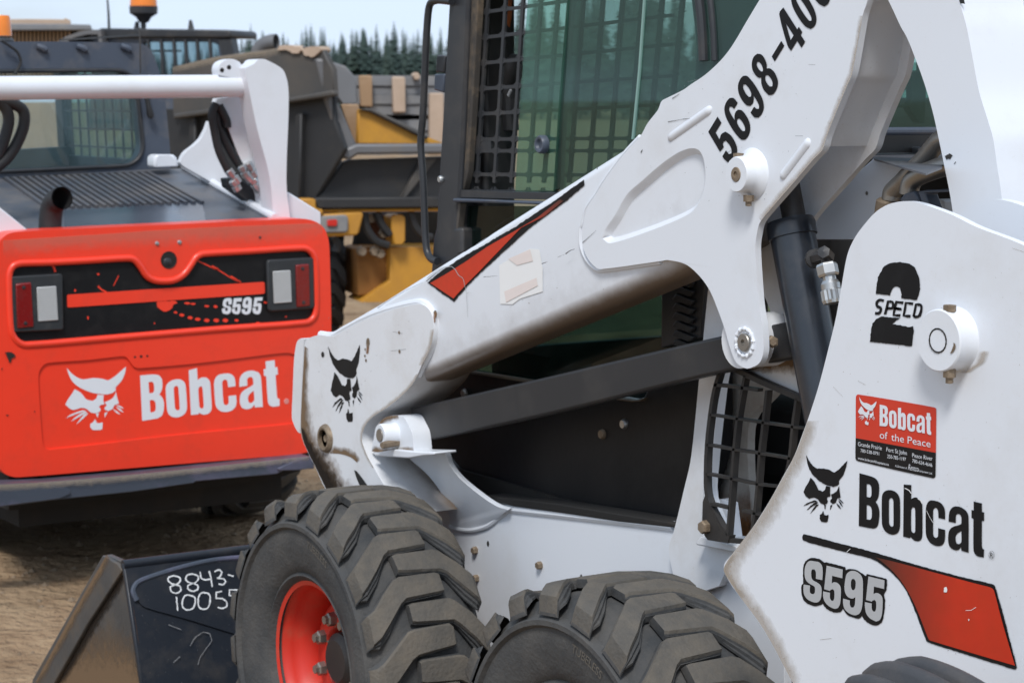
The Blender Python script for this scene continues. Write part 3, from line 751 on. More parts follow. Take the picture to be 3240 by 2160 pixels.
for t in tessellate_polygon([[Vector((*NEAR.un(0, 0), 0)) * 0 + Vector((p.x, p.z, 0)) for p in b.v[3 * npk:]]]): b.f.append(tuple(3 * npk + k_ for k_ in t)); b.mi.append(0)
b.build('pocket', M['white'], ARM, ang=60)
b = MB(); b.plate2(NEAR, [[NEAR.un(*p, ARM_D - .012) for p in ap]], ARM_D + ARM_W - .012, .014); b.build('inner_arm_plate', M['white_worn'], ARM, .003)
wl = [NEAR.un(*p, ARM_D) for p in smooth(path('A3 1290,-380 1250,0 1215,110 1165,400 1140,520 1105,590 1005,830 940,1010'), 4, 60, closed=False)]
wq = wl + [(a - .012, z - .0) for a, z in wl[::-1]]
b = MB(); b.plate2(NEAR, [wq], ARM_D + .001, ARM_W - .013); b.build('arm_web', M['white_worn'], ARM)
wl = [NEAR.un(*p, ARM_D) for p in path('A3 900,1040 700,1260 520,1480')]
# holes in the web
for zx, zy in ((1192, 776), (1145, 1000), (1010, 1000)):
    pass
# front plate with emblem
FPL = 'D2 262,258 330,243 425,252 520,203 700,112 900,42 1080,2 1140,18 1180,62 1202,125 1206,200 1192,300 1160,390 1112,480 1082,548 1042,622 960,712 850,802 750,866 690,922 657,990 650,1060 672,1130 702,1200 742,1270 800,1370 860,1470 980,1640 520,1640 375,1452 290,1272 230,1152 176,1000 182,700 205,330 216,285'
fp = smooth(path(FPL), 4, 60)
b = MB(); b.plate(NEAR, [fp], ARM_D - .014, .15)
for i, v in enumerate(b.v):
    a = v.x + 4.80
    b.wear[i] = .95 if v.y - 2.26 > ARM_D and v.z < 1.12 else 0.
FP = b.build('arm_front_plate', M['white_worn'], ARM, .007, 3)
# welded outline of the front plate
wr = [NEAR.uw(*p, ARM_D - .003) for p in smooth(path('D2 330,238 430,245 520,195 700,102 900,32 1090,-9 1150,8 1192,55 1214,122 1218,200 1204,305 1172,396 1124,486 1095,556'), 4, 70, closed=False)]
b = MB(); b.tube(wr, .009, 8); b.build('weld_bead', M['white'], ARM)
wr = [NEAR.uw(*p, ARM_D - .001) for p in smooth(path('A2 2062,945 1950,1066 1830,1226 1760,1336 1690,1444 1665,1545 B2 1655,0 1655,110 1686,203 1738,270 1790,293 2205,236'), 4, 70, closed=False)]
b = MB(); b.tube(wr, .006, 8); b.build('weld_bead', M['white'], ARM)
for k, q0, q1 in (('A2', (2262, 962), (2575, 742)), ('A3', (690, 1232), (898, 958))):
    p0, p1 = NEAR.uw(*Z(k, *q0), ARM_D - .0065), NEAR.uw(*Z(k, *q1), ARM_D - .0065)
    b = MB(); m_ = 24
    pts = [p0.lerp(p1, i / m_) for i in range(m_ + 1)]
    b.tube(pts, [.004, .009] + [.0108 + .0003 * math.sin(i * 3.1) for i in range(m_ - 3)] + [.009, .004], 14)
    b.build('weld_bead', M['white'], ARM)
# pins and bosses of the arm
q = Z('A3', 478, 1200)
round_at('arm_boss', NEAR, *q, ARM_D - .012, [(.0, .036), (.014, .036), (.014, .038), (.0315, .038), (.0335, .035), (.0345, .018), (.040, .008), (.047, .004), (.049, 0)], M['white'], ARM, 40)
round_at('arm_pin', NEAR, *q, ARM_D - .012, [(0, .025), (.0055, .025), (.006, .0395), (.013, .0395), (.0145, .037)], M['rusty'], ARM)
b = MB(); p = NEAR.uw(*Z('A3', 455, 1345), ARM_D - .03)
b.lathe(p, (0, 0, -1), [(0, 0), (.010, 0), (.010, .012), (.006, .012), (.006, .020), (0, .021)], 6); b.build('pinch_bolt', M['rusty'], ARM, ang=20)
b = MB(); p = NEAR.uw(*Z('A3', 385, 1072), ARM_D - .032)
b.lathe(p, (0, 0, 1), [(0, -.006), (.010, -.006), (.010, .004), (0, .005)], 6); b.build('pinch_bolt', M['rusty'], ARM, ang=20)
q = Z('B3', 430, 790)
round_at('link_pin', NEAR, *q, ARM_D - .012, [(0, .001), (.0055, .001), (.006, .006), (.016, .006), (.0175, .004), (.0175, 0)], M['steel'], ARM)
b = MB(); c = NEAR.uw(*q, ARM_D - .012)
ring = [c + Vector((math.cos(a) * .026, -.001, math.sin(a) * .026)) for a in (R(360 / 36 * k) for k in range(20, 57))]
b.tube(ring, [.0035 + .0015 * math.sin(i * 2.3) for i in range(len(ring))], 8); b.build('weld_bead', M['white'], ARM)
b = MB(); c = NEAR.uw(*Z('B3', 430, 790), ARM_D); c = Vector((c.x - .02, c.y, c.z))
b.lathe(c, (0, 1, 0), [(.0, 0), (.052, 0), (.052, .085), (.047, .10), (0, .10)], 32); b.build('link_spacer', M['white_worn'], ARM)
b = MB(); c = NEAR.uw(*Z('B3', 612, 785), ARM_D + .02)
b.lathe(c, Vector((1, -.55, .05)), [(0, -.01), (.011, -.01), (.012, .01), (.007, .012), (.007, .02), (0, .021)], 6); b.build('pinch_bolt', M['rusty'], ARM, ang=20)
q = Z('D2', 372, 1045)
round_at('front_pin_ring', NEAR, *q, ARM_D - .014, [(.024, -.02), (.024, .010), (.029, .011), (.034, .008), (.038, 0)], M['rusty'], ARM, 32)
round_at('front_pin', NEAR, *q, ARM_D - .014, [(0, .001), (.009, .003), (.012, -.004), (.0245, -.008)], M['rusty'], ARM)
decal('emblem', NEAR, [lp for po in mapped(CAT, 'B1', CAT_SRC, [Z('D2', 386, 330), Z('D2', 632, 318), Z('D2', 556, 915)]) for lp in [po]], ARM_D - .014, M['decalblack'], ARM, rag=.6)
for zx, zy, rx, ry in ((345, 395, 12, 22), (696, 300, 14, 34), (937, 225, 7, 13), (940, 372, 8, 14), (1217, 82, 16, 30), (674, 355, 5, 10), (672, 405, 6, 10), (680, 440, 7, 12)):
    decal('rust_spot' if zx > 600 and zx < 700 else 'small_hole', NEAR, [[Z('D2', zx + rx * math.cos(t * .5), zy + ry * math.sin(t * .5)) for t in range(12)]], ARM_D - .014 if zx < 1200 else ARM_D - .006, M['rusty'] if zx > 600 else M['under'], ARM, lift=.0012)
decal('slot_hole', NEAR, [smooth(path('D2 588,1290 610,1300 650,1350 690,1405 722,1450 720,1500 690,1500 650,1440 615,1370'), 3)], ARM_D - .014, M['under'], ARM)
# front tool carrier edge beyond the arm
plate('carrier_edge', NEAR, 'D2 150,290 175,270 200,275 190,500 178,760 168,1005 150,990 125,945 106,880 112,700 122,450 135,340', ARM_D + .05, .03, M['white_worn'], ARM, .004)
# weathering of the arm
stain('mud_stain', NEAR, 'D2 205,330 184,700 178,1000 232,1150 292,1270 378,1450', 'D2 250,360 246,700 300,960 400,1120 500,1250 640,1450', ARM_D - .014, M['mud'], ARM)
stain('grease_stain', NEAR, 'D2 177,960 200,1070 232,1150 292,1270 378,1450', 'D2 205,960 270,1070 370,1170 450,1280 580,1450', ARM_D - .014, M['grease'], ARM, .0014)
stain('mud_stain', NEAR, 'D2 1082,548 1042,622 960,712 850,802 750,866 690,922 657,990 650,1060 672,1130 702,1200 742,1270', 'D2 1060,540 1015,610 938,690 830,775 735,838 670,900 632,985 628,1065 650,1140 682,1210 722,1280', ARM_D - .014, M['grime'], ARM)
stain('grime_stain', NEAR, 'D2 1206,200 1192,300 1160,390 1112,480', 'D2 1170,200 1155,300 1120,390 1070,480', ARM_D - .014, M['grime'], ARM)
stain('rust_stain', NEAR, 'D2 400,1160 480,1165 560,1190 610,1230', 'D2 420,1090 520,1100 600,1140 650,1200', ARM_D - .014, M['mud'], ARM)
drip('rust_stain', NEAR, 'D2', ((690, 300), (695, 340), (690, 390)), 6, ARM_D - .014, M['rust'], ARM)
drip('rust_stain', NEAR, 'D2', ((1217, 70), (1215, 100), (1210, 150)), 7, ARM_D - .012, M['rust'], ARM)
stain('grime_stain', NEAR, 'A3 1240,110 1190,400 1165,520 1130,600 1000,920 965,1030 900,1100 720,1310 540,1520', 'A3 1205,110 1155,400 1130,510 1095,590 965,900 930,1000 870,1070 690,1280 510,1490', ARM_D - .012, M['grime'], ARM)
# decals on the arm
decal('stripe_border', NEAR, [ragged(path('B2 590,378 700,290 800,225 900,165 1000,110 1100,50 1190,0 A2 1350,1460 1480,1375 1600,1290 1670,1240 1675,1275 1560,1375 1420,1480 1300,1568 B2 950,320 870,400 775,512'), 1.2, 5, 5)], ARM_D, M['decalblack'], ARM, lift=.0015)
decal('red_stripe', NEAR, [path('B2 612,382 720,320 860,232 1000,135 1200,20 A2 1350,1500 1505,1375 1530,1385 1400,1490 1240,1568 B2 940,312 860,392 772,488')], ARM_D,
      stripe_mat('arm_stripe_gradient', 0, NEAR.un(*Z('B2', 1150, 150), ARM_D)[0] + 3.95, NEAR.un(*Z('A2', 1530, 1380), ARM_D)[0] + 3.95, (.66, .042, .012), (.10, .028, .018)), ARM, lift=.0025)
decal('faded_label', NEAR, [smooth(path('B2 1088,260 1170,210 1300,145 1365,150 1388,280 1388,440 1230,490 1180,528 1095,525'), 1, 30)], ARM_D, M['labelwhite'], ARM, lift=.0015)
decal('label_tint', NEAR, [path('B2 1150,215 1300,150 1320,230 1210,260'), path('B2 1122,440 1345,345 1352,400 1135,515')], ARM_D, M['peach'], ARM, lift=.0025)
sc_ = []
for s, wd in (('B2 590,350 640,310 700,275 760,268 785,290 810,330 838,350 850,400 860,440 865,520 870,615', 2.6), ('B2 865,455 880,445 900,452', 1.5)):
    sc_.append([stroke(smooth(path(s), 4, closed=False), wd, taper=.3)])
decal('scratch', NEAR, sc_, ARM_D, M['decalgrey'], ARM, lift=.0032)
sc_ = [[stroke(smooth(path(s), 3, closed=False), wd, taper=.3)] for s, wd in (
    ('B2 250,555 330,500 450,430 560,380', 1.6), ('B2 585,370 640,322 700,283 750,274', 2.2), ('B2 1660,105 1700,70 1756,18', 1.6), ('B2 1545,182 1575,160 1608,148', 3.2), ('B2 1380,250 1420,235', 2.5),
    ('B2 1490,205 1540,183', 1.2), ('B2 980,340 1080,332', 1.5), ('A2 2250,840 2300,832 2352,822', 2.0), ('A3 0,822 60,816', 1.8), ('A2 2064,1052 2075,1030', 3.), ('A2 1762,1168 1768,1140', 2.),
    ('A2 1060,1568 1160,1500 1270,1452', 1.8), ('B2 800,178 850,165 890,140 960,100 1040,45', 3.0), ('A2 2280,680 2330,648', 2.2))]
decal('scuff', NEAR, sc_, ARM_D - .012, M['decalblack'], ARM, lift=.0012)
# inventory number
U = {'5': ['.1,1 .92,1 .92,.82 .4,.82 .38,.63 .6,.66 .85,.6 .98,.42 .98,.22 .86,.06 .6,0 .35,0 .12,.08 .04,.24 .04,.32 .36,.32 .38,.2 .5,.15 .62,.2 .66,.32 .62,.46 .5,.5 .4,.48 .36,.42 .06,.44'],
     '6': ['.96,.72 .92,.88 .74,.98 .5,1 .24,.96 .08,.82 .02,.6 .02,.36 .1,.12 .28,.02 .5,0 .76,.04 .93,.16 .98,.34 .93,.52 .78,.62 .6,.64 .44,.6 .36,.54 .36,.7 .4,.82 .5,.86 .6,.8 .64,.72', '.36,.34 .4,.46 .5,.5 .6,.46 .64,.34 .6,.2 .5,.15 .4,.2'],
     '8': ['.5,1 .26,.96 .1,.85 .08,.7 .15,.58 .26,.53 .1,.44 .03,.28 .1,.1 .28,.02 .5,0 .72,.02 .9,.1 .97,.28 .9,.44 .74,.53 .85,.58 .92,.7 .9,.85 .74,.96', '.5,.85 .4,.8 .38,.7 .42,.62 .5,.58 .58,.62 .62,.7 .6,.8', '.5,.46 .38,.4 .35,.3 .38,.2 .5,.14 .62,.2 .65,.3 .62,.4'],
     '-': ['.08,.44 .92,.44 .92,.58 .08,.58'],
     '4': ['.5,1 .86,1 .86,.36 1,.36 1,.2 .86,.2 .86,0 .54,0 .54,.2 .0,.2 .0,.36', '.54,.36 .54,.72 .28,.36'],
     '0': ['.5,1 .24,.95 .08,.78 .03,.5 .08,.22 .24,.05 .5,0 .76,.05 .92,.22 .97,.5 .92,.78 .76,.95', '.5,.85 .41,.8 .37,.66 .36,.5 .37,.34 .41,.2 .5,.15 .59,.2 .63,.34 .64,.5 .63,.66 .59,.8']}
U['9'] = [' '.join('%f,%f' % (1 - x, 1 - y) for x, y in pp(lp)) for lp in U['6']]
num = []
for i, ch in enumerate('5698-400'):
    o0 = (258 + 94 * i - (12 if i > 4 else 0) + 60, 1158 - 155 * i + (16 if i > 4 else 0))
    lp2 = []
    for lp in U[ch]:
        q = [(o0[0] + 78 * x - 150 * y, o0[1] - 128 * x - 236 * y) for x, y in pp(lp)]
        lp2.append(smooth([Z('A3', *p) for p in q], 3, 50))
    num.append(lp2)
decal('inventory_number', NEAR, num, ARM_D - .012, M['decalblack'], ARM, lift=.0012)

# rear upright link
plate('upright_link', NEAR, 'A3 1415,0 1500,180 1545,260 1590,370 1660,560 1720,760 1765,960 1800,1130 1840,1330 1865,1490 1880,1640 1890,1900 2260,1900 2230,1650 2220,1540 2190,1290 2165,1130 2140,960 2100,820 2040,620 1985,330 1950,160 1905,0 1850,-300 1250,-300', .26, .36, M['white'], NL, .004)
sc_ = [ragged(path('A3 1808,1075 1840,1060 1858,1075 1840,1095 1815,1100'), 2.5, 4, 3), stroke(path('A3 1870,1130 1882,1115'), 2), ragged(path('A3 1902,-10 1935,-10 1945,25 1915,30'), 2, 4, 2)]
decal('paint_chip', NEAR, [[x] for x in sc_], .26, M['black_dirty'], NL)
# side panel
SPL = 'B3 1235,0 1180,80 1140,170 1115,280 1060,600 1000,850 940,1080 880,1270 830,1410 770,1568 C3 700,130 600,310 500,470 420,580 340,680 297,730 283,772 300,830 340,900 400,980 470,1070 560,1200 640,1330 700,1450 760,1568 960,1960 2700,2100 B3 2800,350 2352,122 2030,-2 A3 1860,1482 1700,1422 1620,1397 1550,1387 1480,1392 1400,1416 1320,1470'
PD = .05
SP = plate('side_panel', NEAR, SPL, PD, .014, M['white'], NL, .004, corner=60)
b = MB(); b.tube([NEAR.w(*NEAR.un(*p, .26), .41) + Vector((.002, 0, 0)) for p in smooth(path('A3 2230,1650 2220,1540 2190,1290 2165,1130 2140,960 2100,820 2040,620 1985,330 1950,160 1905,0 1850,-300'), 3, 181, closed=False)], .0055, 8); b.build('weld_bead', M['white'], NL)
b = MB(); sp2 = [NEAR.un(*p, PD) for p in smooth(path(SPL), 2, 60)]
b.plate2(NEAR, [[(a + .03, z) for a, z in sp2]], PD + .16, .02); b.build('inner_side_panel', M['white'], NL)
# panel boss
q = Z('B3', 1880, 768)
round_at('panel_boss', NEAR, *q, PD, [(.0, .0335), (.0185, .0335), (.0185, .036), (.0455, .036), (.0475, .034), (.048, .004), (.050, 0)], M['white'], SP, 48)
round_at('panel_pin', NEAR, *q, PD, [(0, .0365), (.0165, .0365), (.0175, .034)], M['white'], SP, 32)
b = MB(); c = NEAR.uw(*q, PD) + NEAR.n * .0365
ring = [c + Vector((math.cos(R(k * 10)) * .0180, 0, math.sin(R(k * 10)) * .0180)) for k in range(37)]
b.tube(ring, [.0008 + .0006 * abs(math.sin(i * 1.3)) for i in range(37)], 6); b.build('rust_ring', M['under'], SP)
decal('rust_stain', NEAR, [[ragged(path('B3 1868,790 1880,800 1878,835 1862,860 1840,868 1852,850 1862,820'), 1, 4, 8)]], PD - .0365, M['rusty'], SP)
for zy, dz in ((560, 1), (985, -1)):
    b = MB(); p = NEAR.uw(*Z('B3', 1840, zy), PD - .025)
    b.lathe(p, (0, 0, dz), [(0, -.01), (.010, -.01), (.010, .010), (.006, .011), (.006, .019), (0, .02)] if dz < 0 else [(0, -.004), (.010, -.004), (.010, .006), (0, .007)], 6); b.build('pinch_bolt', M['rusty'], SP, ang=20)
# weathering of the panel
stain('grime_stain', NEAR, 'B3 860,1330 770,1568 C3 600,310 500,470 340,680 284,772 300,830 400,980 560,1200 760,1568', 'B3 960,1330 890,1568 C3 720,350 620,520 470,720 430,790 440,850 520,980 660,1180 860,1568', PD, M['grime'], SP)
stain('grime_stain', NEAR, 'C3 340,680 284,772 300,830 400,980', 'C3 380,690 330,775 345,830 440,970', PD, M['grime'], SP, .0012)
drip('rust_stain', NEAR, 'B3', ((2080, 850), (2060, 920), (2010, 960), (1950, 1000)), 22, PD, M['grime'], SP)
stain('rust_stain', NEAR, 'D7 240,1420 400,1430 560,1440', 'D7 240,950 400,980 560,900', .56, M['rust'], NL)
stain('mud_stain', NEAR, 'D7 450,60 700,-10 900,-10', 'D7 520,110 740,120 930,160', .39, M['mud'], NL)
stain('mud_stain', NEAR, 'C2 1060,352 1170,368 1500,402 1900,446 2300,492', 'C2 1060,385 1170,400 1500,432 1900,476 2300,522', .45, M['grime'], NL)
# panel decals
decal('speed_numeral', NEAR, [[ragged(path(s), 1.0, 5, i)] for i, s in enumerate((
    'B3 1330,457 1335,400 1345,340 1362,310 1380,275 1410,252 1450,240 1500,237 1560,248 1600,275 1612,305 1630,350 1635,420 1625,470 1612,500 1505,487 1508,450 1498,418 1472,403 1447,415 1435,440 1430,467',
    'B3 1290,785 1298,700 1308,660 1335,630 1370,612 1430,618 1505,622 1470,640 1443,665 1500,672 1560,685 1585,680 1592,710 1580,818'))], PD, M['decalblack'], SP)
sps = []
for s in ('B3 1385,505 1365,498 1345,505 1335,525 1345,545 1362,552 1365,572 1350,590 1325,588', 'B3 1395,598 1415,508 1445,512 1452,535 1440,555 1405,556', 'B3 1520,518 1472,512 1462,556 1508,562 1462,556 1452,602 1500,606',
          'B3 1588,524 1538,518 1522,606 1570,610', 'B3 1590,612 1608,528 1640,532 1646,550 1632,605 1612,614 1590,612'):
    b = MB(); chain(b, NEAR, smooth(path(s), 2, 60, closed=False), 8.5, PD - .001, .18, len(sps)); sps.append(b.build('speed_letter', M['decalblack'], SP, recalc=False, smoothf=False))
decal('emblem', NEAR, mapped(CAT, 'B1', CAT_SRC, [Z('C3', 850, -5), Z('C3', 1133, 36), Z('C3', 972, 458)]), PD, M['decalblack'], SP, rag=.7)
decal('brand_lettering', NEAR, [[smooth([Z('C3', *p) for p in pp(lp)], 3, 50) for lp in po] for po in BOB], PD, M['decalblack'], SP)
SB = '890,705 940,712 975,735 990,735 1120,768 1125,790 1150,780 1200,790 1240,815 1262,830 1270,815 1400,848 1408,860 1405,925 1388,955 1395,1000 1390,1080 1370,1150 1330,1170 1290,1160 1250,1130 1235,1105 1215,1125 1170,1115 1130,1095 1105,1055 1085,1078 1040,1080 990,1055 965,1020 950,1030 910,1037 860,1020 830,990 816,930 820,890 830,880 828,800 835,750 860,715'
decal('model_backing', NEAR, [[ragged(smooth([Z('C3', *p) for p in pp(SB)], 2, 50), .6, 5, 4)]], PD, M['decalblack'], SP)
decal('model_lettering', NEAR, [[smooth([Z('C3', *p) for p in pp(lp)], 3, 50) for lp in po] for po in S595], PD, M['decalgrey'], SP, lift=.002)
decal('stripe_border', NEAR, [[ragged(smooth(path('C3 822,560 835,540 920,562 1080,605 1330,670 1600,750 1900,830 2130,885 2152,902 2200,1060 2250,1250 2302,1455 2295,1472 2275,1470 2000,1385 1700,1290 1680,1275 1655,1215 1620,1120 1560,970 1490,860 1400,775 1310,715 1200,685 1000,635 835,588'), 3, 50), .7, 6, 6)]], PD, M['decalblack'], SP)
xa = NEAR.un(*Z('C3', 1330, 700), PD)[0] + 3.95; xb = NEAR.un(*Z('C3', 1900, 1000), PD)[0] + 3.95
decal('red_stripe', NEAR, [[smooth(path('C3 1325,700 1500,742 1780,818 2030,885 2120,908 2145,930 2200,1140 2290,1447 2000,1362 1720,1278 1695,1265 1650,1150 1600,1030 1530,900 1450,800 1370,730'), 3, 50)]], PD,
      stripe_mat('panel_stripe_gradient', 0, xa, xb, (.05, .026, .018), (.62, .036, .012)), SP, lift=.002)
decal('chip', NEAR, [[ragged(path('C3 1800,910 1818,905 1825,930 1815,945 1800,940'), 1.2, 4, 1)], [ragged(path('C3 1965,1128 1975,1125 1972,1142'), .8, 3, 2)], [stroke(path('C3 1950,1068 1990,1065 2020,1045'), 1.5)], [stroke(path('C3 1130,665 1155,642'), 1.6)],
               [stroke(path('C3 1530,225 1560,240 1575,262'), 2.5)], [stroke(path('C3 1680,380 1705,430 1725,462'), 1.2)], [stroke(path('C3 1620,295 1640,310 1650,330'), 3)]], PD, M['labelwhite'], SP, lift=.003)
# specks and hair scratches of use on the white sheet metal
for F_, dd, par, zk, xs, ys, nn, sd in ((NEAR, PD, SP, 'FF', (2560, 3230), (760, 2120), 150, 4), (NEAR, ARM_D - .012, ARM, 'FF', (2050, 2560), (120, 640), 70, 5), (NEAR, ARM_D, ARM, 'FF', (1420, 2120), (640, 980), 60, 6), (NEAR, ARM_D - .014, ARM, 'FF', (1000, 1300), (1000, 1330), 45, 7)):
    rr = random.Random(sd); b = MB()
    poly = sp2 if par is SP else None
    for i in range(nn):
        x, y = rr.uniform(*xs), rr.uniform(*ys)
        if par is SP and x < 2330 + max(0, (1830 - y)) * .42 + max(0, y - 1830) * .75 + 40: continue
        if zk and dd == ARM_D and not (1300 - (x - 1250) * .60 < y + 130 and y < 1290 - (x - 1300) * .42 - 40): continue
        q = rr.uniform(.6, 1.9)
        if rr.random() < .965: lp = [(x, y), (x + q, y + rr.uniform(-.6, .6)), (x + q * .8, y + q), (x - q * .2, y + q * .9)]
        else:
            a = rr.uniform(-.6, .6) + (1.2 if rr.random() < .3 else 0); ln = rr.uniform(12, 50); lp = [(x, y), (x + ln * math.cos(a), y + ln * math.sin(a)), (x + ln * math.cos(a) + .3, y + ln * math.sin(a) + .8), (x, y + .8)]
        b.plate(F_, [lp], dd - .0008, 0)
    o = b.build('paint_specks', M['woodgrey'] if sd % 2 else M['rusty'], par, recalc=False, smoothf=False); o['kind'] = 'stuff'
# dealer sticker
decal('sticker_red', NEAR, [[smooth(path('B3 1193,1170 1200,1152 1215,1149 1480,1192 1735,1238 1747,1252 1745,1550 1192,1448'), 3, 70)]], PD, mat('sticker_red_vinyl', (.62, .045, .022), .35, var=.03), SP)
decal('sticker_black', NEAR, [[smooth(path('B3 1192,1448 1745,1550 C3 1742,145 1725,157 1210,40 1190,20'), 2, 50)]], PD, M['panelblack'], SP)
decal('sticker_emblem', NEAR, mapped(CAT, 'B1', CAT_SRC, [Z('B3', 1216, 1163), Z('B3', 1336, 1195), Z('B3', 1268, 1357)]), PD, M['decalwhite'], SP, lift=.002)
decal('sticker_brand', NEAR, [po for po in mapped(BOB, 'C3', BOB_SRC, [Z('B3', 1358, 1218), Z('B3', 1357, 1364), Z('B3', 1712, 1427)])], PD, M['decalwhite'], SP, lift=.002)
b = MB()
def tz(body, k, x0, y0, x1, y1, h, sl=0.):
    text(b, NEAR, body, PD - .002, Z(k, x0, y0), Z(k, x1, y1), (sl, -h * .459))
tz('of', 'B3', 1358, 1450, 1412, 1458, 52); tz('the', 'B3', 1437, 1465, 1525, 1480, 52); tz('Peace', 'B3', 1550, 1485, 1708, 1513, 52)
tz('Grande Prairie', 'B3', 1208, 1502, 1372, 1532, 30); tz('Fort St John', 'B3', 1404, 1540, 1545, 1566, 30); tz('780-538-0791', 'B3', 1226, 1545, 1354, 1568, 24)
tz('Peace River', 'C3', 1582, 12, 1722, 36, 30); tz('250-785-1197', 'C3', 1410, 17, 1538, 40, 26); tz('780-624-4646', 'C3', 1582, 48, 1720, 80, 26)
tz('www.bobcatofthepeace.ca', 'C3', 1207, 26, 1420, 72, 20); tz('A Division of', 'C3', 1464, 78, 1547, 95, 15); tz('Rentco', 'C3', 1553, 98, 1622, 112, 40, 3); tz('Equipment Ltd.', 'C3', 1624, 110, 1721, 132, 15)
b.build('sticker_lettering', M['decalwhite'], SP, recalc=False, smoothf=False)
b = MB(); tz('R', 'C3', 2118, 702, 2140, 708, 38)
c = Z('C3', 2128, 685)
rg = [(c[0] + 9 * math.cos(t * .39), c[1] + 13 * math.sin(t * .39)) for t in range(17)]; rg2 = [(c[0] + 8 * math.cos(t * .39), c[1] + 12 * math.sin(t * .39)) for t in range(17)]
b.plate(NEAR, [rg[:16], rg2[:16]], PD - .002, 0); b.build('trademark', M['decalblack'], SP, recalc=False, smoothf=False)

# engine compartment seen between arm and upright
plate('hood_side', NEAR, 'A3 1195,1195 1312,1092 1570,1166 1500,1240 1420,1330 1390,1460 1380,1650 850,1650 900,1500', .50, .02, M['white'], NL, .003, sm=0)
decal('drain_hole', NEAR, [[Z('A3', 1268 + 9 * math.cos(t * .5), 1332 + 14 * math.sin(t * .5)) for t in range(12)]], .50, M['steel'], NL)
zh = NEAR.un(*Z('A3', 1312, 1092), .51)[1]
HZ = Frame((0, 2.26, zh), (1, 0, 0), (0, 1, 0))
b = MB(); b.plate(HZ, [path('D6 60,640 1100,640 1100,900 900,975 715,925 230,785 150,760')], .0, .003); b.build('engine_hood', M['hood'], NL)
b = MB(); b.plate(HZ, [path('D6 300,500 1100,500 1100,700 60,660')], .012, .02); b.build('engine_hood', M['hood'], NL)
b = MB()
for s in ('D6 395,535 930,690', 'D6 590,530 990,650', 'D6 780,525 1060,606', 'D6 960,520 1120,565'):
    b.plate(HZ, [stroke(path(s), 8)], -.012, .02)
b.build('hood_louvre', M['hood'], NL, .003)
RW = Frame((-3.22, 2.26, 0), (0, 1, 0), (0, 0, 1))
plate('rear_window_frame', RW, 'D6 250,405 1200,400 1200,500 250,505', 0, .03, M['plastic'], NL, .006, sm=0)
plate('rear_window', RW, 'D6 100,-400 1300,-400 1300,402 100,410', .012, .006, M['glassR'], NL, 0, sm=0)
plate('rear_guard', RW, 'D6 735,-300 915,-300 905,40 890,355 820,350 760,270 705,190 700,160 560,160 560,130 700,122 735,60', .03, .02, M['cabblack'], NL, .003, sm=0)
b = MB(); b.tube([NEAR.uw(*Z('D6', x, y), .40) for x, y in ((1180, 520), (1050, 585), (900, 770), (750, 930), (600, 1090), (490, 1200), (470, 1300))], .0175, 12, n=4); b.build('steel_pipe', M['steel'], NL)
b = MB(); b.tube([NEAR.uw(*Z('D6', x, y), .36) for x, y in ((1250, 860), (1120, 890), (900, 965), (770, 1030), (710, 1110), (690, 1230))], .0175, 12, n=4); b.build('steel_pipe', M['steel'], NL)
b = MB(); b.lathe(NEAR.uw(*Z('D6', 460, 1330), .40), (.2, 0, 1), [(0, -.08), (.026, -.08), (.026, .0), (.022, .004), (0, .004)], 20); b.build('pipe_cap', M['rusty'], NL)
for s, d in (('D6 560,1300 620,1230 760,1190 800,1260 830,1350 600,1350', .34), ('D6 800,1200 900,1180 1200,1165 1200,1205 920,1215 890,1230 960,1420 880,1420', .33)):
    plate('hose_clamp', NEAR, s, d, .03, M['plastic'], NL, .004, sm=0)
plate('reservoir', NEAR, 'D6 900,1300 1080,1290 1110,1330 1130,1480 950,1480', .42, .08, M['decalgrey'], NL, .012, 3, sm=0)
plate('engine_void_dark', NEAR, 'D6 620,1000 1300,700 1300,1568 500,1568', .49, .02, M['under'], NL, 0, sm=0)  # black block paints the darkness behind the pipes
plate('arm_void_dark', NEAR, 'A3 960,1040 900,1180 920,1300 940,1400 830,1500 600,1568 560,1568 B3 560,900 500,900 500,100 A3 700,1250', .425, .01, M['under'], NL, 0, sm=0)  # black sheet paints the dark void between arm and cylinder

# ------------------------------------------------------------------ cab of the near loader
CD = .50
CABF = plate('cab_frame', NEAR, 'A2 752,-300 740,0 692,860 650,1568 B2 632,60 615,330 600,900 800,900 830,400 830,0 A2 790,1568 805,1390 835,900 870,0 880,-300', CD, .07, M['cabblack'], NL, .008, 3, sm=0)
plate('door_seal', NEAR, 'A2 880,-300 868,0 832,900 800,1380 838,1320 870,1180 905,640 940,-10 950,-300', CD + .012, .02, mat('dusty_seal', (.05, .044, .038), .8, dirt=(.22, .16, .10), damt=.7, dscale=14, dlo=.45, dhi=.7), CABF, .003, sm=0)
plate('window_sill', NEAR, 'A2 795,1308 1200,1322 1560,1330 2100,1000 2100,1040 1560,1378 1200,1372 790,1360', CD + .005, .03, M['cabblack'], CABF, .004, sm=0)
plate('sill_rail', NEAR, 'A2 765,1366 1200,1384 1600,1396 1600,1420 1200,1404 765,1392', CD - .012, .03, M['plastic'], CABF, .004, sm=0)
plate('cab_lower_post', NEAR, 'A2 770,1400 820,1400 800,1568 B2 780,200 740,200 745,0', CD + .002, .02, mat('dusty_edge', (.07, .06, .05), .8, dirt=(.2, .15, .1), damt=.6), CABF, .002, sm=0)
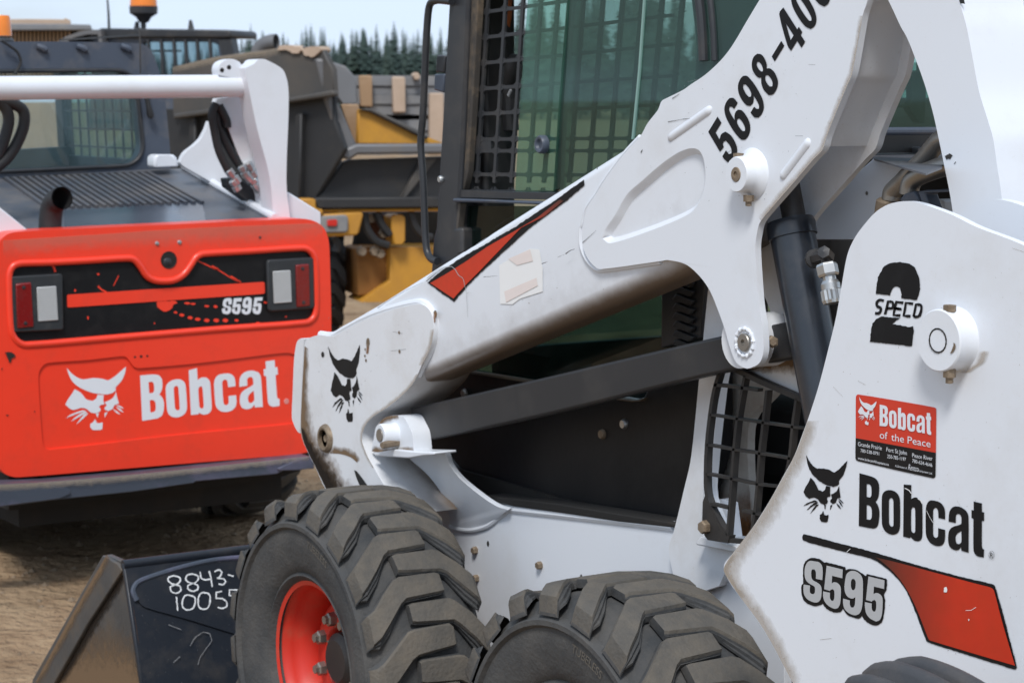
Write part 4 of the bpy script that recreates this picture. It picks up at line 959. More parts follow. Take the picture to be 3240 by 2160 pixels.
# steel mesh guard: one plate with rounded openings
def mesh_guard():
    b = MB()
    vx = []
    for a_, c_ in zip((1006, 1128, 1248, 1370, 1487, 1662, 1797, 1932, 2067, 2205, 2345), (926, 1046, 1164, 1283, 1385, 1560, 1692, 1825, 1955, 2085, 2215)): vx.append(((a_, 0), (c_, 1310)))
    def vpos(i, t):
        (x0, y0), (x1, y1) = vx[i]; return x0 + (x1 - x0) * t
    hl = [(-85, -160), (92, 42), (266, 222), (441, 404), (615, 590), (787, 768), (960, 958), (1040, 1040), (1202, 1204), (1318, 1324)]
    for i in range(len(vx)):
        s = [(vpos(i, y / 1310), y) for y in range(-120, 1320, 60)]
        b.plate(NEAR, [stroke([Z('A2', *p) for p in s], 7.5 + i * .45)], CD + .03, .006)
    for k, (ya, yb) in enumerate(hl):
        sl = (yb - ya) / 315 * .85
        s = [(880 + j * 40, ya + sl * (880 + j * 40 - 930)) for j in range(0, 36)]
        wd = 11
        b.plate(NEAR, [stroke([Z('A2', *p) for p in s], wd)], CD + .031, .006)
    s = [(870 + j * 40, 1000 + 0 * j) for j in range(0, 30)]
    b.plate(NEAR, [stroke([Z('A2', *p) for p in s[:5]], 36)], CD + .0315, .006)
    # corner fillets of the openings
    def fillet(i, ya, sl):
        for sx in (-1, 1):
            for sy in (-1, 1):
                def yy(x): return ya + sl * (x - 930)
                y0 = yy(vpos(i, ya / 1310)); x0 = vpos(i, y0 / 1310)
                q = [(x0 + sx * 7, yy(x0) + sy * 10), (x0 + sx * 7, yy(x0) + sy * 34), (x0 + sx * 13, yy(x0) + sy * 19), (x0 + sx * 30, yy(x0 + sx * 30) + sy * 10)]
                b.plate(NEAR, [[Z('A2', *p) for p in q]], CD + .0305, .005)
    for i in range(len(vx)):
        for (ya, yb) in hl[1:]: fillet(i, ya, (yb - ya) / 315)
    return b.build('window_mesh', M['cabblack'], CABF, 0)
mesh_guard()
plate('sliding_pane', NEAR, 'A2 1305,-260 1285,0 1240,600 1198,1325 1460,1318 1500,700 1560,0 1580,-260', CD + .008, .005, M['glassL'], CABF, 0, sm=0)
plate('pane_stile', NEAR, 'A2 1580,-260 1560,0 1500,700 1462,1310 1530,1290 1560,900 1600,500 1640,0 1655,-260', CD + .014, .008, M['glassR'], CABF, 0, sm=0)
plate('window_stile', NEAR, 'A2 1572,-260 1552,0 1495,700 1458,1318 1505,1300 1535,700 1590,0 1610,-260', CD + .022, .012, M['cabblack'], CABF, .002, sm=0)
plate('fixed_pane', NEAR, 'A2 1590,-260 1505,1310 1800,1310 2352,1000 A3 600,500 700,-260', CD + .0, .005, M['glassR'], CABF, 0, sm=0)
b = MB(); s = stroke(path('A2 2098,-200 2084,0 2050,480 2004,960'), 5); b.plate(NEAR, [s], CD - .004, .006); b.build('glass_edge', mat('glass_edge_green', (.22, .36, .32), .25, spec=.6), CABF)
round_at('pane_knob', NEAR, *Z('A2', 1405, 995), CD + .008, [(0, .012), (.010, .012), (.013, .018), (.018, .019), (.0215, .014), (.0215, .002), (.016, 0)], M['plastic'], CABF)
plate('rear_pillar', NEAR, 'A3 40,-260 62,0 85,200 97,330 80,640 B3 -150,0 -150,300 B2 2200,300 2352,500 B3 400,200 A3 620,500 900,-260', CD + .02, .12, M['plastic'], NL, .05, 6, sm=0)
b = MB(); b.tube([NEAR.uw(*Z('A3', x, y), CD + .0) for x, y in ((90, -120), (120, 0), (140, 200), (150, 420))], .012, 10, n=3)
b.tube([NEAR.uw(*Z('A3', x, y), CD + .0) for x, y in ((170, -120), (195, 0), (215, 200), (225, 420))], .008, 10, n=3); b.build('pillar_trim', M['cabblack'], NL)
# grab handle, latch boxes, screw
b = MB(); b.tube([NEAR.uw(*Z('A2', x, y), CD - .01) for x, y in ((760, 12), (700, 5), (650, 5), (615, 25), (600, 80), (590, 200), (580, 400), (562, 800), (548, 960), (552, 1080), (564, 1250), (572, 1450), (576, 1568), (580, 1640), (592, 1735), (622, 1785), (660, 1800))], .0095, 12, n=4)
b.build('grab_handle', M['cabblack'], CABF)
plate('latch_box', NEAR, 'A2 655,378 712,385 705,505 648,500', CD + .01, .05, M['cabblack'], CABF, .004, sm=0)
plate('latch_box', NEAR, 'A2 640,510 708,508 700,640 636,620', CD + .01, .05, M['plastic'], CABF, .004, sm=0)
round_at('frame_screw', NEAR, *Z('A2', 690, 1235), CD, [(0, .008), (.007, .008), (.0095, .003), (.0095, 0)], M['zinc'], CABF, 12)
# lower cab side: dark glass, black side panel, rubber edge
plate('lower_window', NEAR, 'A2 790,1420 2300,1420 B2 2300,900 1400,1090 880,990 780,700 740,0', CD + .03, .006, M['glassD'], CABF, 0, sm=0)
plate('cab_side_panel', NEAR, 'B2 480,1250 700,1090 850,985 1000,1010 1250,1050 1400,1075 1850,1165 2000,1190 2080,1170 2130,1050 2352,950 B3 250,900 250,1500 C3 40,700 C2 2300,470 1500,330 980,270 880,170 740,0 B2 560,1568 470,1400', CD + .01, .04, M['sidepanel'], NL, .006, 3, sm=0)
plate('side_panel_lip', NEAR, 'B2 830,985 1000,1005 1250,1045 1385,1068 1385,1078 1240,1062 1000,1022 830,1000', CD - .002, .02, mat('lip_dust', (.12, .095, .07), .8), NL, .001, sm=0)
plate('side_panel_lip', NEAR, 'B2 1870,1170 2000,1190 2040,1190 2090,1172 2060,1195 2000,1200 1890,1185', CD - .002, .02, mat('lip_dust_b', (.12, .095, .07), .8), NL, .001, sm=0)
for k, x, y, m in (('B2', 855, 1140, 'steel'), ('B2', 1955, 1352, 'zinc'), ('B2', 1805, 1422, 'rusty')):
    round_at('panel_bolt', NEAR, *Z(k, x, y), CD + .01, [(0, .009), (.009, .009), (.012, .003), (.012, 0)], M[m], NL, 10)
decal('vent_slot', NEAR, [[path('B2 985,1085 1070,1100 1072,1112 985,1095')], [path('B2 1765,1230 1865,1240 1870,1250 1765,1238')], [path('B2 1590,1240 1655,1245 1655,1252 1590,1246')]], CD + .01, M['under'], NL)
plate('rubber_seam', NEAR, 'C2 980,275 1500,335 2320,470 2320,500 1900,455 1500,395 1180,350 1000,310', CD - .06, .06, M['under'], NL, .003, sm=0)
b = MB()
for i in range(9):
    y = 330 + i * 62
    b.plate(NEAR, [path('B2 %d,%d %d,%d %d,%d %d,%d' % (2270, y + 40, 2300, y, 2420, y + 50, 2400, y + 88))], CD - .012, .014)
b.build('bellows', M['seat'], NL, .004)
plate('seal_post', NEAR, 'B2 2205,370 2352,250 B3 160,300 150,420 130,760 B2 2200,830', CD + .0, .03, M['black_steel'], NL, .004, sm=0)
# inside of the cab
X0, X1, Y0, Y1, ZF = -4.60, -3.30, 2.26 + CD + .06, 2.26 + 1.38, .86
b = MB(); b.box((X0, Y0, ZF - .04), (X1, Y1, ZF)); b.build('cab_floor', M['seat'], NL)
b = MB(); b.box((X0 - .05, Y0 - .06, 2.04), (X1, Y1 + .06, 2.12)); b.build('cab_roof', M['cabblack'], NL, .02, 3)
b = MB(); b.box((X0, Y1 - .01, 2.0), (X0 + .08, Y1 + .06, 2.05)); b.box((X0, Y1, ZF), (X0 + .07, Y1 + .07, 2.05)); b.box((X1 - .1, Y1, ZF), (X1, Y1 + .07, 2.05))
b.box((X0 + .07, Y1, ZF), (X1 - .1, Y1 + .05, 1.02)); b.box((X0 + .07, Y1, 1.95), (X1 - .1, Y1 + .05, 2.05))
for i in range(14): b.box((X0 + .09 + i * .085, Y1 + .02, 1.02), (X0 + .096 + i * .085, Y1 + .026, 1.95))
for i in range(10): b.box((X0 + .07, Y1 + .02, 1.09 + i * .085), (X1 - .1, Y1 + .026, 1.096 + i * .085))
b.build('far_cab_side', M['cabblack'], NL)
b = MB(); b.box((X0 + .07, Y1 + .03, 1.02), (X1 - .1, Y1 + .034, 1.95)); b.build('far_pane', M['glassL'], NL)
b = MB(); b.box((X0, Y0 + .05, ZF), (X0 + .03, Y1 - .0, 1.12)); b.build('front_door_lower', M['cabblack'], NL)
b = MB(); b.box((X0 + .01, Y0 + .02, 1.14), (X0 + .014, Y1, 2.0)); b.build('front_door_glass', M['glassF'], NL)
b = MB(); b.box((X0, Y0 - .0, 1.12), (X0 + .05, Y0 + .09, 2.04)); b.build('front_door_post', M['seat'], NL, .01)
b = MB(); b.box((-3.80, 2.95, .9), (-3.34, 3.48, 1.12)); b.box((-3.52, 2.95, 1.12), (-3.36, 3.48, 1.75)); b.build('seat', M['seat'], NL, .04, 3)
b = MB(); p0 = NEAR.uw(*Z('A2', 1145, 90), .63); p1 = NEAR.uw(*Z('A2', 1130, 300), .63); p2 = NEAR.uw(*Z('A2', 1128, 500), .63)
b.tube([p0 + Vector((0, 0, .2)), p0, p1, p2], .0115, 10, n=3); b.tube([NEAR.uw(*Z('A2', 1070, 460), .635), NEAR.uw(*Z('A2', 1075, 535), .635)], .013, 10)
b.build('seat_bar', M['orange'], NL)
b = MB(); J = lambda x, y: NEAR.uw(*Z('A2', x, y), .61)
b.tube([J(1170, 900), J(1160, 700), J(1150, 600)], [.02, .02, .024], 10, n=3); b.tube([J(1040, 690), J(1100, 720), J(1160, 745)], .012, 8)
b.lathe(J(1150, 560), J(1175, 480) - J(1150, 560), [(0, -.02), (.024, -.015), (.030, .02), (.024, .05), (.014, .07), (0, .072)], 14)
b.build('joystick', M['seat'], NL)
b = MB(); b.plate(NEAR, [path('A2 1140,655 1160,615 1168,625 1150,668')], .575, .004); b.build('joystick_trim', M['decalgrey'], NL)

# ------------------------------------------------------------------ bucket on the arm
BY = -.08
BK = NEAR
top = Vector((*BK.un(*Z('C1', 868, 742), BY),)); bot = Vector((*BK.un(*Z('C1', 992, 1568), BY),))
dn = (bot - top); 
full = top + dn * ((top.y - .03) / (top.y - bot.y))
def buck():
    s = 'C1 735,682 800,720 868,745 C1 992,1568'
    a = [BK.un(*Z('C1', 735, 684), BY), BK.un(*Z('C1', 800, 712), BY), tuple(top), tuple(full)]
    f0 = BK.un(*Z('C1', 735, 684), BY); f1 = BK.un(*Z('C1', 232, 1568), BY)
    d_ = Vector(f1) - Vector(f0); fe = Vector(f0) + d_ * ((f0[1] - .02) / (f0[1] - f1[1]))
    return a + [tuple(fe)], f0, fe
prof, f0, fe = buck()
b = MB(); b.plate2(BK, [prof], BY, .018)
BU = b.build('bucket', M['bucketside'], NL, .003)
b = MB(); b.plate2(BK, [prof], BY + 1.9 - .018, .018); b.build('bucket_far_side', M['bucketside'], BU, .003)
b = MB()
st = [BK.un(*Z('C1', x, y), BY) for x, y in ((735, 684), (840, 745), (868, 790), (640, 1140), (398, 1568))]
e2 = Vector(st[-1]) + (Vector(st[-1]) - Vector(st[-2])) * 1.1
st = [f0, st[1], st[2], st[3], st[4], tuple(e2), tuple(fe)]
b.plate2(BK, [st], BY - .012, .012); b.build('side_cutter', M['bucketside'], BU, .003)
stain('mud_stain', NEAR, 'C1 240,1600 600,1600 1000,1600', 'C1 430,1240 680,1080 930,1180', BY, M['mud'], BU)
stain('rust_stain', NEAR, 'C1 870,760 940,1180 990,1568', 'C1 835,800 895,1180 950,1568', BY, M['rust'], BU, .0014)
stain('rust_stain', NEAR, 'C1 868,790 640,1140 398,1568', 'C1 890,850 690,1180 460,1568', BY, M['grease'], BU, .0012)
stain('rust_stain', NEAR, 'C1 735,684 500,1090 240,1568', 'C1 775,720 545,1120 300,1568', BY - .012, M['mud'], BU, .0012)
# back sheet (tilted), bottom sheet
BKF = Frame(NEAR.w(*top, BY), (0, 1, 0), Vector((top.x - full.x, 0, top.y - full.y)))
Lb = (top - full).length
b = MB(); b.plate2(BKF, [[(-.012, .0), (1.89, .0), (1.89, -Lb), (-.012, -Lb)]], -.008, .016); b.build('bucket_back', M['bucket'], BU, .004)
b = MB(); b.tube([BKF.w(-.01, -.004, .0), BKF.w(1.89, -.004, .0)], .014, 12); b.build('bucket_top_rail', M['bucket'], BU)
b = MB(); b.box((full.x - .75, 2.26 + BY, .02), (full.x, 2.26 + BY + 1.9, .036)); b.build('bucket_floor', M['bucketside'], BU)
b = MB(); b.plate(BKF, [smooth(path('C1 925,940 935,900 960,878 1020,852 1080,830 1260,776 1450,732 1600,715 1900,690 1900,1310 1570,1214 1300,1130 1000,1045 950,995'), 3, 60)], -.014, .008); b.build('bucket_rib_plate', M['bucket'], BU, .006, 3)
b = MB(); b.tube([BKF.uw(*p, -.012) for p in smooth(path('C1 1900,684 1600,708 1450,725 1260,768 1080,822 1010,846 955,870 928,900 918,940 942,998'), 3, 181, closed=False)], .0075, 8); b.build('rib_bead', M['bumper'], BU)
b = MB(); chs = []
for s in ('1200,828 1235,838 1242,862 1215,888 1180,880 1158,860 1165,838 1200,828', '1205,888 1240,900 1245,930 1215,948 1180,935 1172,905 1205,888', '1325,815 1362,828 1365,855 1335,880 1295,870 1280,850 1290,825 1325,815', '1330,880 1362,895 1362,920 1330,935 1298,920 1296,895 1330,880',
          '1380,800 1385,840 1410,855 1460,850', '1440,795 1455,850 1462,905', '1478,800 1510,788 1530,805 1515,835 1495,845', '1495,845 1540,850 1555,868 1540,888 1505,885', '1570,822 1610,830',
          '1215,972 1220,1020 1225,1068', '1300,960 1340,975 1345,1015 1325,1055 1285,1062 1258,1040 1258,995 1275,965 1300,960', '1400,942 1440,955 1448,1000 1435,1045 1400,1058 1370,1040 1365,990 1378,955 1400,942',
          '1530,935 1490,942 1488,985 1530,985 1562,1010 1560,1040 1530,1052 1500,1045', '1640,925 1582,925 1580,965 1610,968 1640,985 1640,1020 1600,1040'):
    b = MB(); chain(b, BKF, smooth([Z('C1', *p) for p in pp(s)], 4, 75, closed=False), 4.5, -.0152, .35, len(chs)); chs.append(b.build('painted_digit', M['chalk'], BU, recalc=False, smoothf=False))
rr = random.Random(5); sp_ = []
for i in range(45):
    x, y = rr.uniform(960, 1600), rr.uniform(700, 1560); q = rr.uniform(.8, 2.6)
    sp_.append([[Z('C1', x, y), (Z('C1', x, y)[0] + q, Z('C1', x, y)[1] + q * .4), (Z('C1', x, y)[0] + q * .3, Z('C1', x, y)[1] + q)]])
for s in ('C1 1160,1165 1200,1180 1250,1200', 'C1 1310,1310 1345,1255 1400,1215 1445,1225 1460,1275 1420,1330 1380,1390 1365,1440', 'C1 1195,1425 1240,1385'):
    sp_.append([ragged(stroke(smooth(path(s), 4, closed=False), 2.4), .6, 3, 2)])
decal('scuff', BKF, sp_, -.0145, M['woodgrey'], BU, lift=.0008)

# ------------------------------------------------------------------ red-backed loader beyond
RL = thing('skid_steer_loader', (-8.25, 3.14, 0), 'loader with bright red tailgate and white crossbar parked behind the front bucket', 'loader')
TG = 'FF -8,800 -2,765 22,742 60,733 500,712 945,692 990,698 1022,718 1038,752 1043,800 1048,1000 1047,1200 1043,1350 1035,1395 1000,1420 940,1436 500,1473 62,1509 25,1503 2,1485 -6,1455 -10,1200'
RC = 'B1 62,335 72,290 100,258 150,245 330,240 600,226 880,210 930,225 970,272 1010,332 1065,362 1130,368 1200,360 1268,320 1318,252 1350,205 1400,180 1700,163 2080,140 2135,160 2168,215 2178,380 2178,560 2160,620 2105,655 1500,700 800,758 180,808 115,780 78,715 65,500'
EMB = 'B1 265,1020 285,965 330,932 600,912 830,886 870,892 900,930 925,958 960,968 1400,930 1960,862 2040,880 2060,920 2085,1200 2060,1330 2020,1350 1200,1430 345,1528 300,1500 280,1300'
em = smooth(path(EMB), 4, 60)
tg = smooth(path(TG), 4, 60); rcs = smooth(path(RC), 3, 60)
b = MB(); b.plate(RED, [tg, rcs, em], 0, .13); GATE = b.build('tailgate', M['red'], RL, .017, 4)
rb = [RED.uw(*p, .004) for p in rcs]
b = MB(); b.tube(rb + rb[:2], .013, 10, cap=False); b.build('recess_rim', M['red'], GATE, ang=60)
b = MB(); b.plate(RED, [rcs], .012, .02); b.build('light_panel', M['panelblack'], GATE)
b = MB(); b.plate(RED, [em], .0075, .02); b.build('lower_panel', M['red'], GATE)
round_at('camera_hole', RED, *Z('B1', 1163, 223), -.001, [(.0, .001), (.028, .001), (.030, .0025), (.0315, .001), (.0315, -.002)], M['under'], GATE)
round_at('camera_lens', RED, *Z('B1', 1155, 238), -.002, [(.0, .004), (.012, .003), (.016, .0)], M['cabblack'], GATE)
for zx, zy in ((1082, 110), (1237, 102)):
    round_at('gate_screw', RED, *Z('B1', zx, zy), 0, [(0, .006), (.006, .005), (.009, .0)], M['zinc'], GATE, 12)
round_at('gate_screw', RED, *Z('B1', 1792, 68), 0, [(0, .004), (.004, .003), (.005, .0)], M['black_steel'], GATE, 12)
for zx, zy, q in ((930, 891, 7), (972, 887, 9), (1015, 884, 7)):
    round_at('small_hole', RED, *Z('B1', zx, zy), 0, [(0, .001), (q * .00055, .001), (q * .0006, 0)], M['under'], GATE, 12)
for hs, ws, rs, sx in (('68,352 78,338 420,318 432,330 440,690 430,706 85,722 74,708', '255,412 388,403 402,638 265,648', '110,388 215,376 234,684 122,696', 1),
                   ('1842,240 1852,222 2150,205 2164,216 2172,540 2160,560 1868,580 1852,566', '1882,302 2003,294 2012,515 1890,524', '2040,258 2130,250 2138,540 2048,550', -1)):
    H = plate('lamp_housing', RED, 'B1 ' + hs, -.006, .02, M['lampblack'], GATE, .006, 3, sm=0)
    plate('reverse_lamp', RED, 'B1 ' + ws, -.010, .01, M['lenswhite'], GATE, .003, 2, sm=0)
    plate('tail_lamp', RED, 'B1 ' + rs, -.012, .012, M['lensred'], GATE, .004, 2, sm=0)
    w4 = [Vector(p) for p in pp(ws)]; lp = []
    for k in range(16):
        t = (k + .5) / 16; a_ = w4[0].lerp(w4[3], t); c_ = w4[1].lerp(w4[2], t); lp.append(stroke([Z('B1', *a_), Z('B1', *c_)], 1.6))
    b = MB()
    for x in lp: b.plate(RED, [x], -.0115, .002)
    o = b.build('lens_flutes', M['decalgrey'], GATE); o['kind'] = 'stuff'
    r4 = [Vector(p) for p in pp(rs)]
    for e in (.1, .9):
        c_ = (r4[0].lerp(r4[3], e) + r4[1].lerp(r4[2], e)) / 2
        round_at('lens_screw', RED, *Z('B1', *c_), -.012, [(0, .003), (.006, .002), (.007, 0)], M['black_steel'], GATE, 10)
plate('red_bar', RED, 'B1 463,470 472,462 1815,374 1824,380 1825,448 1815,456 475,550 465,545', .009, .004, M['decalred'] if 0 else M['red'], GATE, 0, sm=0)
pls = [ragged(path('B1 1078,505 1215,505 1222,520 1195,535 1180,560 1140,577 1110,570 1085,545'), 1.5, 5, 2)]
for i, (zx, zy, a_, q) in enumerate(((1210, 583, 12, 8), (1253, 601, 18, 10), (1310, 619, 18, 11), (1362, 630, 20, 11), (1425, 638, 20, 12), (1490, 638, 20, 13), (1553, 638, 20, 13), (1630, 638, 15, 9), (1778, 661, 22, 12), (1846, 664, 22, 10), (1915, 664, 22, 10),
                       (1290, 520, 22, 8), (1330, 524, 18, 7), (1425, 540, 18, 7), (1485, 543, 14, 10), (677, 320, 9, 7), (518, 432, 7, 10), (606, 620, 6, 12), (1970, 612, 6, 6), (1830, 515, 14, 6), (1970, 655, 6, 9), (1065, 658, 4, 6))):
    pls.append([Z('B1', zx + a_ * math.cos(t * .7), zy + q * math.sin(t * .7) + (t % 3)) for t in range(9)])
for s, wd in (('B1 350,245 372,275 382,305', 7), ('B1 675,403 700,428 735,445', 5), ('B1 783,400 800,365 818,330', 2.5), ('B1 1355,225 1450,270 1510,295 1590,345 1660,382', 3.5), ('B1 1590,335 1660,380', 6), ('B1 1460,265 1505,290', 6)):
    pls.append(stroke(path(s), wd))
b = MB()
for q in pls: b.plate(RED, [q], .0105, 0)
o = b.build('vinyl_wear', M['red'], GATE, recalc=False, smoothf=False); o['kind'] = 'stuff'
decal('model_lettering', RED, mapped(S595, 'C3', S_SRC, [Z('B1', 1536, 492), Z('B1', 1529, 604), Z('B1', 1800, 588)]), .012, M['decalwhite'], GATE, sm=2)
decal('emblem', RED, mapped(CAT, 'B1', CAT_SRC, [Z('B1', *p) for p in CAT_SRC]), .0075, M['decalwhite'], GATE, sm=2)
decal('brand_lettering', RED, mapped(BOB, 'C3', BOB_SRC, [Z('B1', 965, 1018), Z('B1', 980, 1330), Z('B1', 1927, 1226)]), .0075, M['decalwhite'], GATE, sm=2)
decal('scuff', RED, [[ragged(path('B1 35,860 75,855 108,885 80,905 70,935 55,900'), 2, 5, 1)], [ragged(path('B1 38,1288 62,1290 50,1300'), 1, 5, 2)], [ragged(path('B1 5,970 20,968 14,982'), 1, 5, 2)], [ragged(path('B1 232,1260 246,1265 238,1275'), 1, 5, 2)]], -.003, M['under'], GATE, lift=.001)
round_at('registered_mark', RED, *Z('B1', 1974, 1196), .0075, [(0, .001), (.010, .001), (.011, .0)], mat('pink_mark', (.72, .25, .22), .4), GATE, 20)
# hood with louvres
HD = 1.15
pA = RED.uw(*Z('A1', 900, 1575), .16); pB = RED.uw(*Z('A1', 900, 1172), HD)
HF2 = Frame(pA, RED.u, pB - pA)
plate('engine_hood', HF2, 'A1 -350,1225 20,1212 1040,1165 1285,1158 1890,1500 1930,1514 900,1574 -400,1642', 0, .03, M['hood'], RL, .006, 2, sm=0)
plate('louvre_recess', HF2, 'A1 0,1218 1035,1180 1405,1385 310,1424', -.002, .002, M['under'], RL, 0, sm=0)
sv = None
for i in range(20):
    t = i / 19; x0, y0 = 40 + 985 * t, 1217 - 37 * t; x1, y1 = 335 + 1060 * t, 1422 - 38 * t
    b = MB(); b.plate(HF2, [[Z('A1', x0 - 12, y0), Z('A1', x0 + 14, y0), Z('A1', x1 + 14, y1), Z('A1', x1 - 14, y1)]], -.012, .012)
    b.build('louvre_slat', M['hood'], RL, .002, 1)
plate('hood_sky_sheen', HF2, 'A1 440,1440 900,1420 1395,1385 1425,1540 440,1594', -.003, .004, mat('hood_gloss', (.075, .088, .112), .22, dirt=(.22, .2, .19), damt=.25, dscale=5, coat=.4), RL, .002, 1, sm=0)  # glossy sheet shaped as the sky's reflection on the smooth hood
b = MB(); b.tube([HF2.uw(*Z('A1', x, y), -.012) for x, y in ((1270, 1145), (1500, 1280), (1700, 1390), (1895, 1502))], .016, 10); b.build('fender_edge', M['white_far'], RL)
b = MB(); q = [RED.uw(*Z('A1', x, y), d) for x, y, d in ((345, 1680, .16), (345, 1590, .16), (348, 1500, .16), (362, 1420, .15), (395, 1378, .12), (428, 1365, .08))]
b.tube(q, .041, 20, n=4, cap=False); b.tube(q, .037, 20, n=4, cap=False); b.build('exhaust_pipe', M['seat'], RL)
b = MB(); b.lathe(q[1], (0, 0, 1), [(.037, -.03), (.047, -.03), (.047, -.005), (.037, -.004)], 20, cap=False); b.build('exhaust_collar', M['black_steel'], RL)
# white crossbar and uprights
b = MB(); b.tube([RED.uw(*Z('A1', -330, 612), .2), RED.uw(*Z('A1', 1725, 592), .2)], .0425, 28); b.build('crossbar', M['white_far'], RL)
plate('rear_upright', RED, 'A1 1690,470 1752,440 1775,415 1815,408 1850,420 1940,472 1972,530 1988,620 1988,800 1976,1100 1976,1300 1998,1490 1998,1560 1895,1560 1885,1490 1868,1290 1838,1130 1775,900 1722,650 1700,540', .12, .10, M['white_far'], RL, .018, 3)
plate('hinge_lug', RED, 'A1 1505,480 1515,445 1545,420 1600,408 1650,428 1660,445 1752,442 1740,520 1700,560 1510,520', .17, .06, M['white_far'], RL, .012, 3)
for zx, zy in ((1578, 465), (1530, 485)): round_at('lug_hole', RED, *Z('A1', zx, zy), .17, [(0, .001), (.008, .001), (.009, 0)], M['under'], RL, 12)
plate('upright_web', RED, 'A1 1495,680 1700,660 1730,700 1780,920 1850,1180 1890,1500 1800,1440 1780,1320 1660,1100 1560,850 1490,720', .28, .04, M['white_worn'], RL, .006)
plate('side_gusset', RED, 'A1 1240,1120 1262,1070 1290,1038 1340,1000 1385,955 1420,890 1440,835 1460,960 1490,1060 1530,1130 1610,1230 1700,1340 1600,1330 1270,1150', .75, .03, M['white_far'], RL, .004)
plate('hinge_block', RED, 'A1 1062,1090 1075,1066 1200,1066 1222,1085 1238,1150 1062,1158', 1.0, .08, M['white_far'], RL, .012, 3, sm=0)
plate('fender', RED, 'A1 1985,1320 2000,1330 2060,1368 2212,1462 2216,1800 1985,1800', .16, .05, M['white_far'], RL, .006, 2, sm=0)
plate('fender', RED, 'A1 -120,1380 0,1428 90,1500 195,1585 195,1640 -120,1640', .10, .05, M['white_far'], RL, .006, 2, sm=0)
for hp in (((1490, 715), (1462, 790), (1478, 900), (1510, 1040), (1575, 1180)), ((1500, 720), (1540, 800), (1590, 930), (1660, 1060), (1710, 1140)), ((1485, 730), (1500, 850), (1545, 960), (1610, 1080), (1660, 1150)), ((1510, 730), (1560, 830), (1565, 880))):
    b = MB(); b.tube([RED.uw(*Z('A1', x, y), .30 - .03 * (hp[1][0] % 7) / 7) for x, y in hp], .0165, 12, n=4); b.build('hydraulic_hose', M['seat'], RL)
for (x0, y0, x1, y1) in ((1570, 1170, 1640, 1260), (1660, 1140, 1700, 1215), (1705, 1120, 1760, 1215), (1600, 1240, 1640, 1310), (1690, 1200, 1790, 1310), (1740, 1230, 1790, 1290)):
    p0, p1 = RED.uw(*Z('A1', x0, y0), .27), RED.uw(*Z('A1', x1, y1), .27); Lf = (p1 - p0).length
    b = MB(); b.lathe(p0, p1 - p0, [(.012, 0), (.018, .004), (.018, Lf * .4), (.012, Lf * .42), (.012, Lf * .6), (.019, Lf * .62), (.019, Lf)], 8); b.build('hose_fitting', M['zinc'], RL, ang=25)
plate('valve_block', RED, 'A1 1560,1230 1640,1220 1800,1330 1780,1440 1570,1290', .35, .06, M['cabblack'], RL, .004, 2, sm=0)
for hp in (((-120, 690), (30, 705), (120, 730), (165, 780), (160, 880), (110, 1000), (40, 1100), (-60, 1180)), ((-90, 640), (20, 720), (60, 820), (30, 960), (-20, 1080))):
    b = MB(); b.tube([RED.uw(*Z('A1', x, y), .32) for x, y in hp], .021, 12, n=4); b.build('hydraulic_hose', M['seat'], RL)
# cab of the red loader
cabo = smooth(path('A1 -420,300 130,288 600,290 950,300 1010,318 1050,365 1080,440 1110,540 1142,720 1165,950 1175,1090 1180,1260 -470,1300'), 3, 60)
cabw = smooth(path('A1 -300,496 0,492 500,487 800,484 870,500 925,560 952,690 972,870 984,1000 962,1080 905,1128 840,1143 400,1165 -310,1196'), 3, 60)
b = MB(); b.plate(RED, [cabo, cabw], HD, .08); b.build('cab_back', M['plastic'], RL, .03, 4)
sl_ = [RED.uw(*p, HD - .004) for p in cabw]; b = MB(); b.tube(sl_ + sl_[:2], .009, 8, cap=False); b.build('window_seal', M['cabblack'], RL)
b = MB(); b.plate(RED, [cabw], HD + .03, .006); b.build('rear_window', M['glassB'], RL)
aL = RED.un(*Z('A1', -400, 700), HD)[0]; aR = RED.un(*Z('A1', 1130, 700), HD)[0]
bT = RED.un(*Z('A1', 500, 292), HD)[1]; bB = RED.un(*Z('A1', 500, 1180), HD)[1]
def rbox(name, a0, a1, b0, b1, d0, d1, m, bev=0.):
    b = MB(); b.plate2(RED, [[(a0, b0), (a1, b0), (a1, b1), (a0, b1)]], d0, d1 - d0); return b.build(name, m, RL, bev, 3)
rbox('cab_roof', aL - .01, aR - .05, bT - .07, bT - .012, HD + .05, HD + 1.2, M['plastic'], .02)
for a0 in (aL, aR - .04):
    rbox('cab_post', a0, a0 + .04, bB - .4, bT - .07, HD + .08, HD + .16, M['cabblack']); rbox('cab_post', a0, a0 + .05, bB - .4, bT - .07, HD + 1.08, HD + 1.16, M['cabblack'])
    rbox('cab_side', a0, a0 + .04, bB - .4, bB + .02, HD + .16, HD + 1.08, M['cabblack'])
b = MB()
for i in range(9): b.plate2(RED, [[(aR - .03, bB), (aR - .022, bB), (aR - .022, bT - .07), (aR - .03, bT - .07)]], HD + .2 + i * .1, .008)
for i in range(7): b.plate2(RED, [[(aR - .03, bB + .06 + i * .08), (aR - .022, bB + .06 + i * .08), (aR - .022, bB + .068 + i * .08), (aR - .03, bB + .068 + i * .08)]], HD + .16, .92)
b.build('side_mesh', M['cabblack'], RL); rbox('side_pane', aR - .018, aR - .012, bB, bT - .07, HD + .16, HD + 1.08, M['glassL'])
rbox('dashboard', aL + .05, aR - .05, bB - .35, bB + .06, HD + 1.0, HD + 1.1, M['seat'])
rbox('seat', -.62 + .12, -.30 + .12, bB - .35, bB + .10, HD + .22, HD + .32, M['seat'], .03)
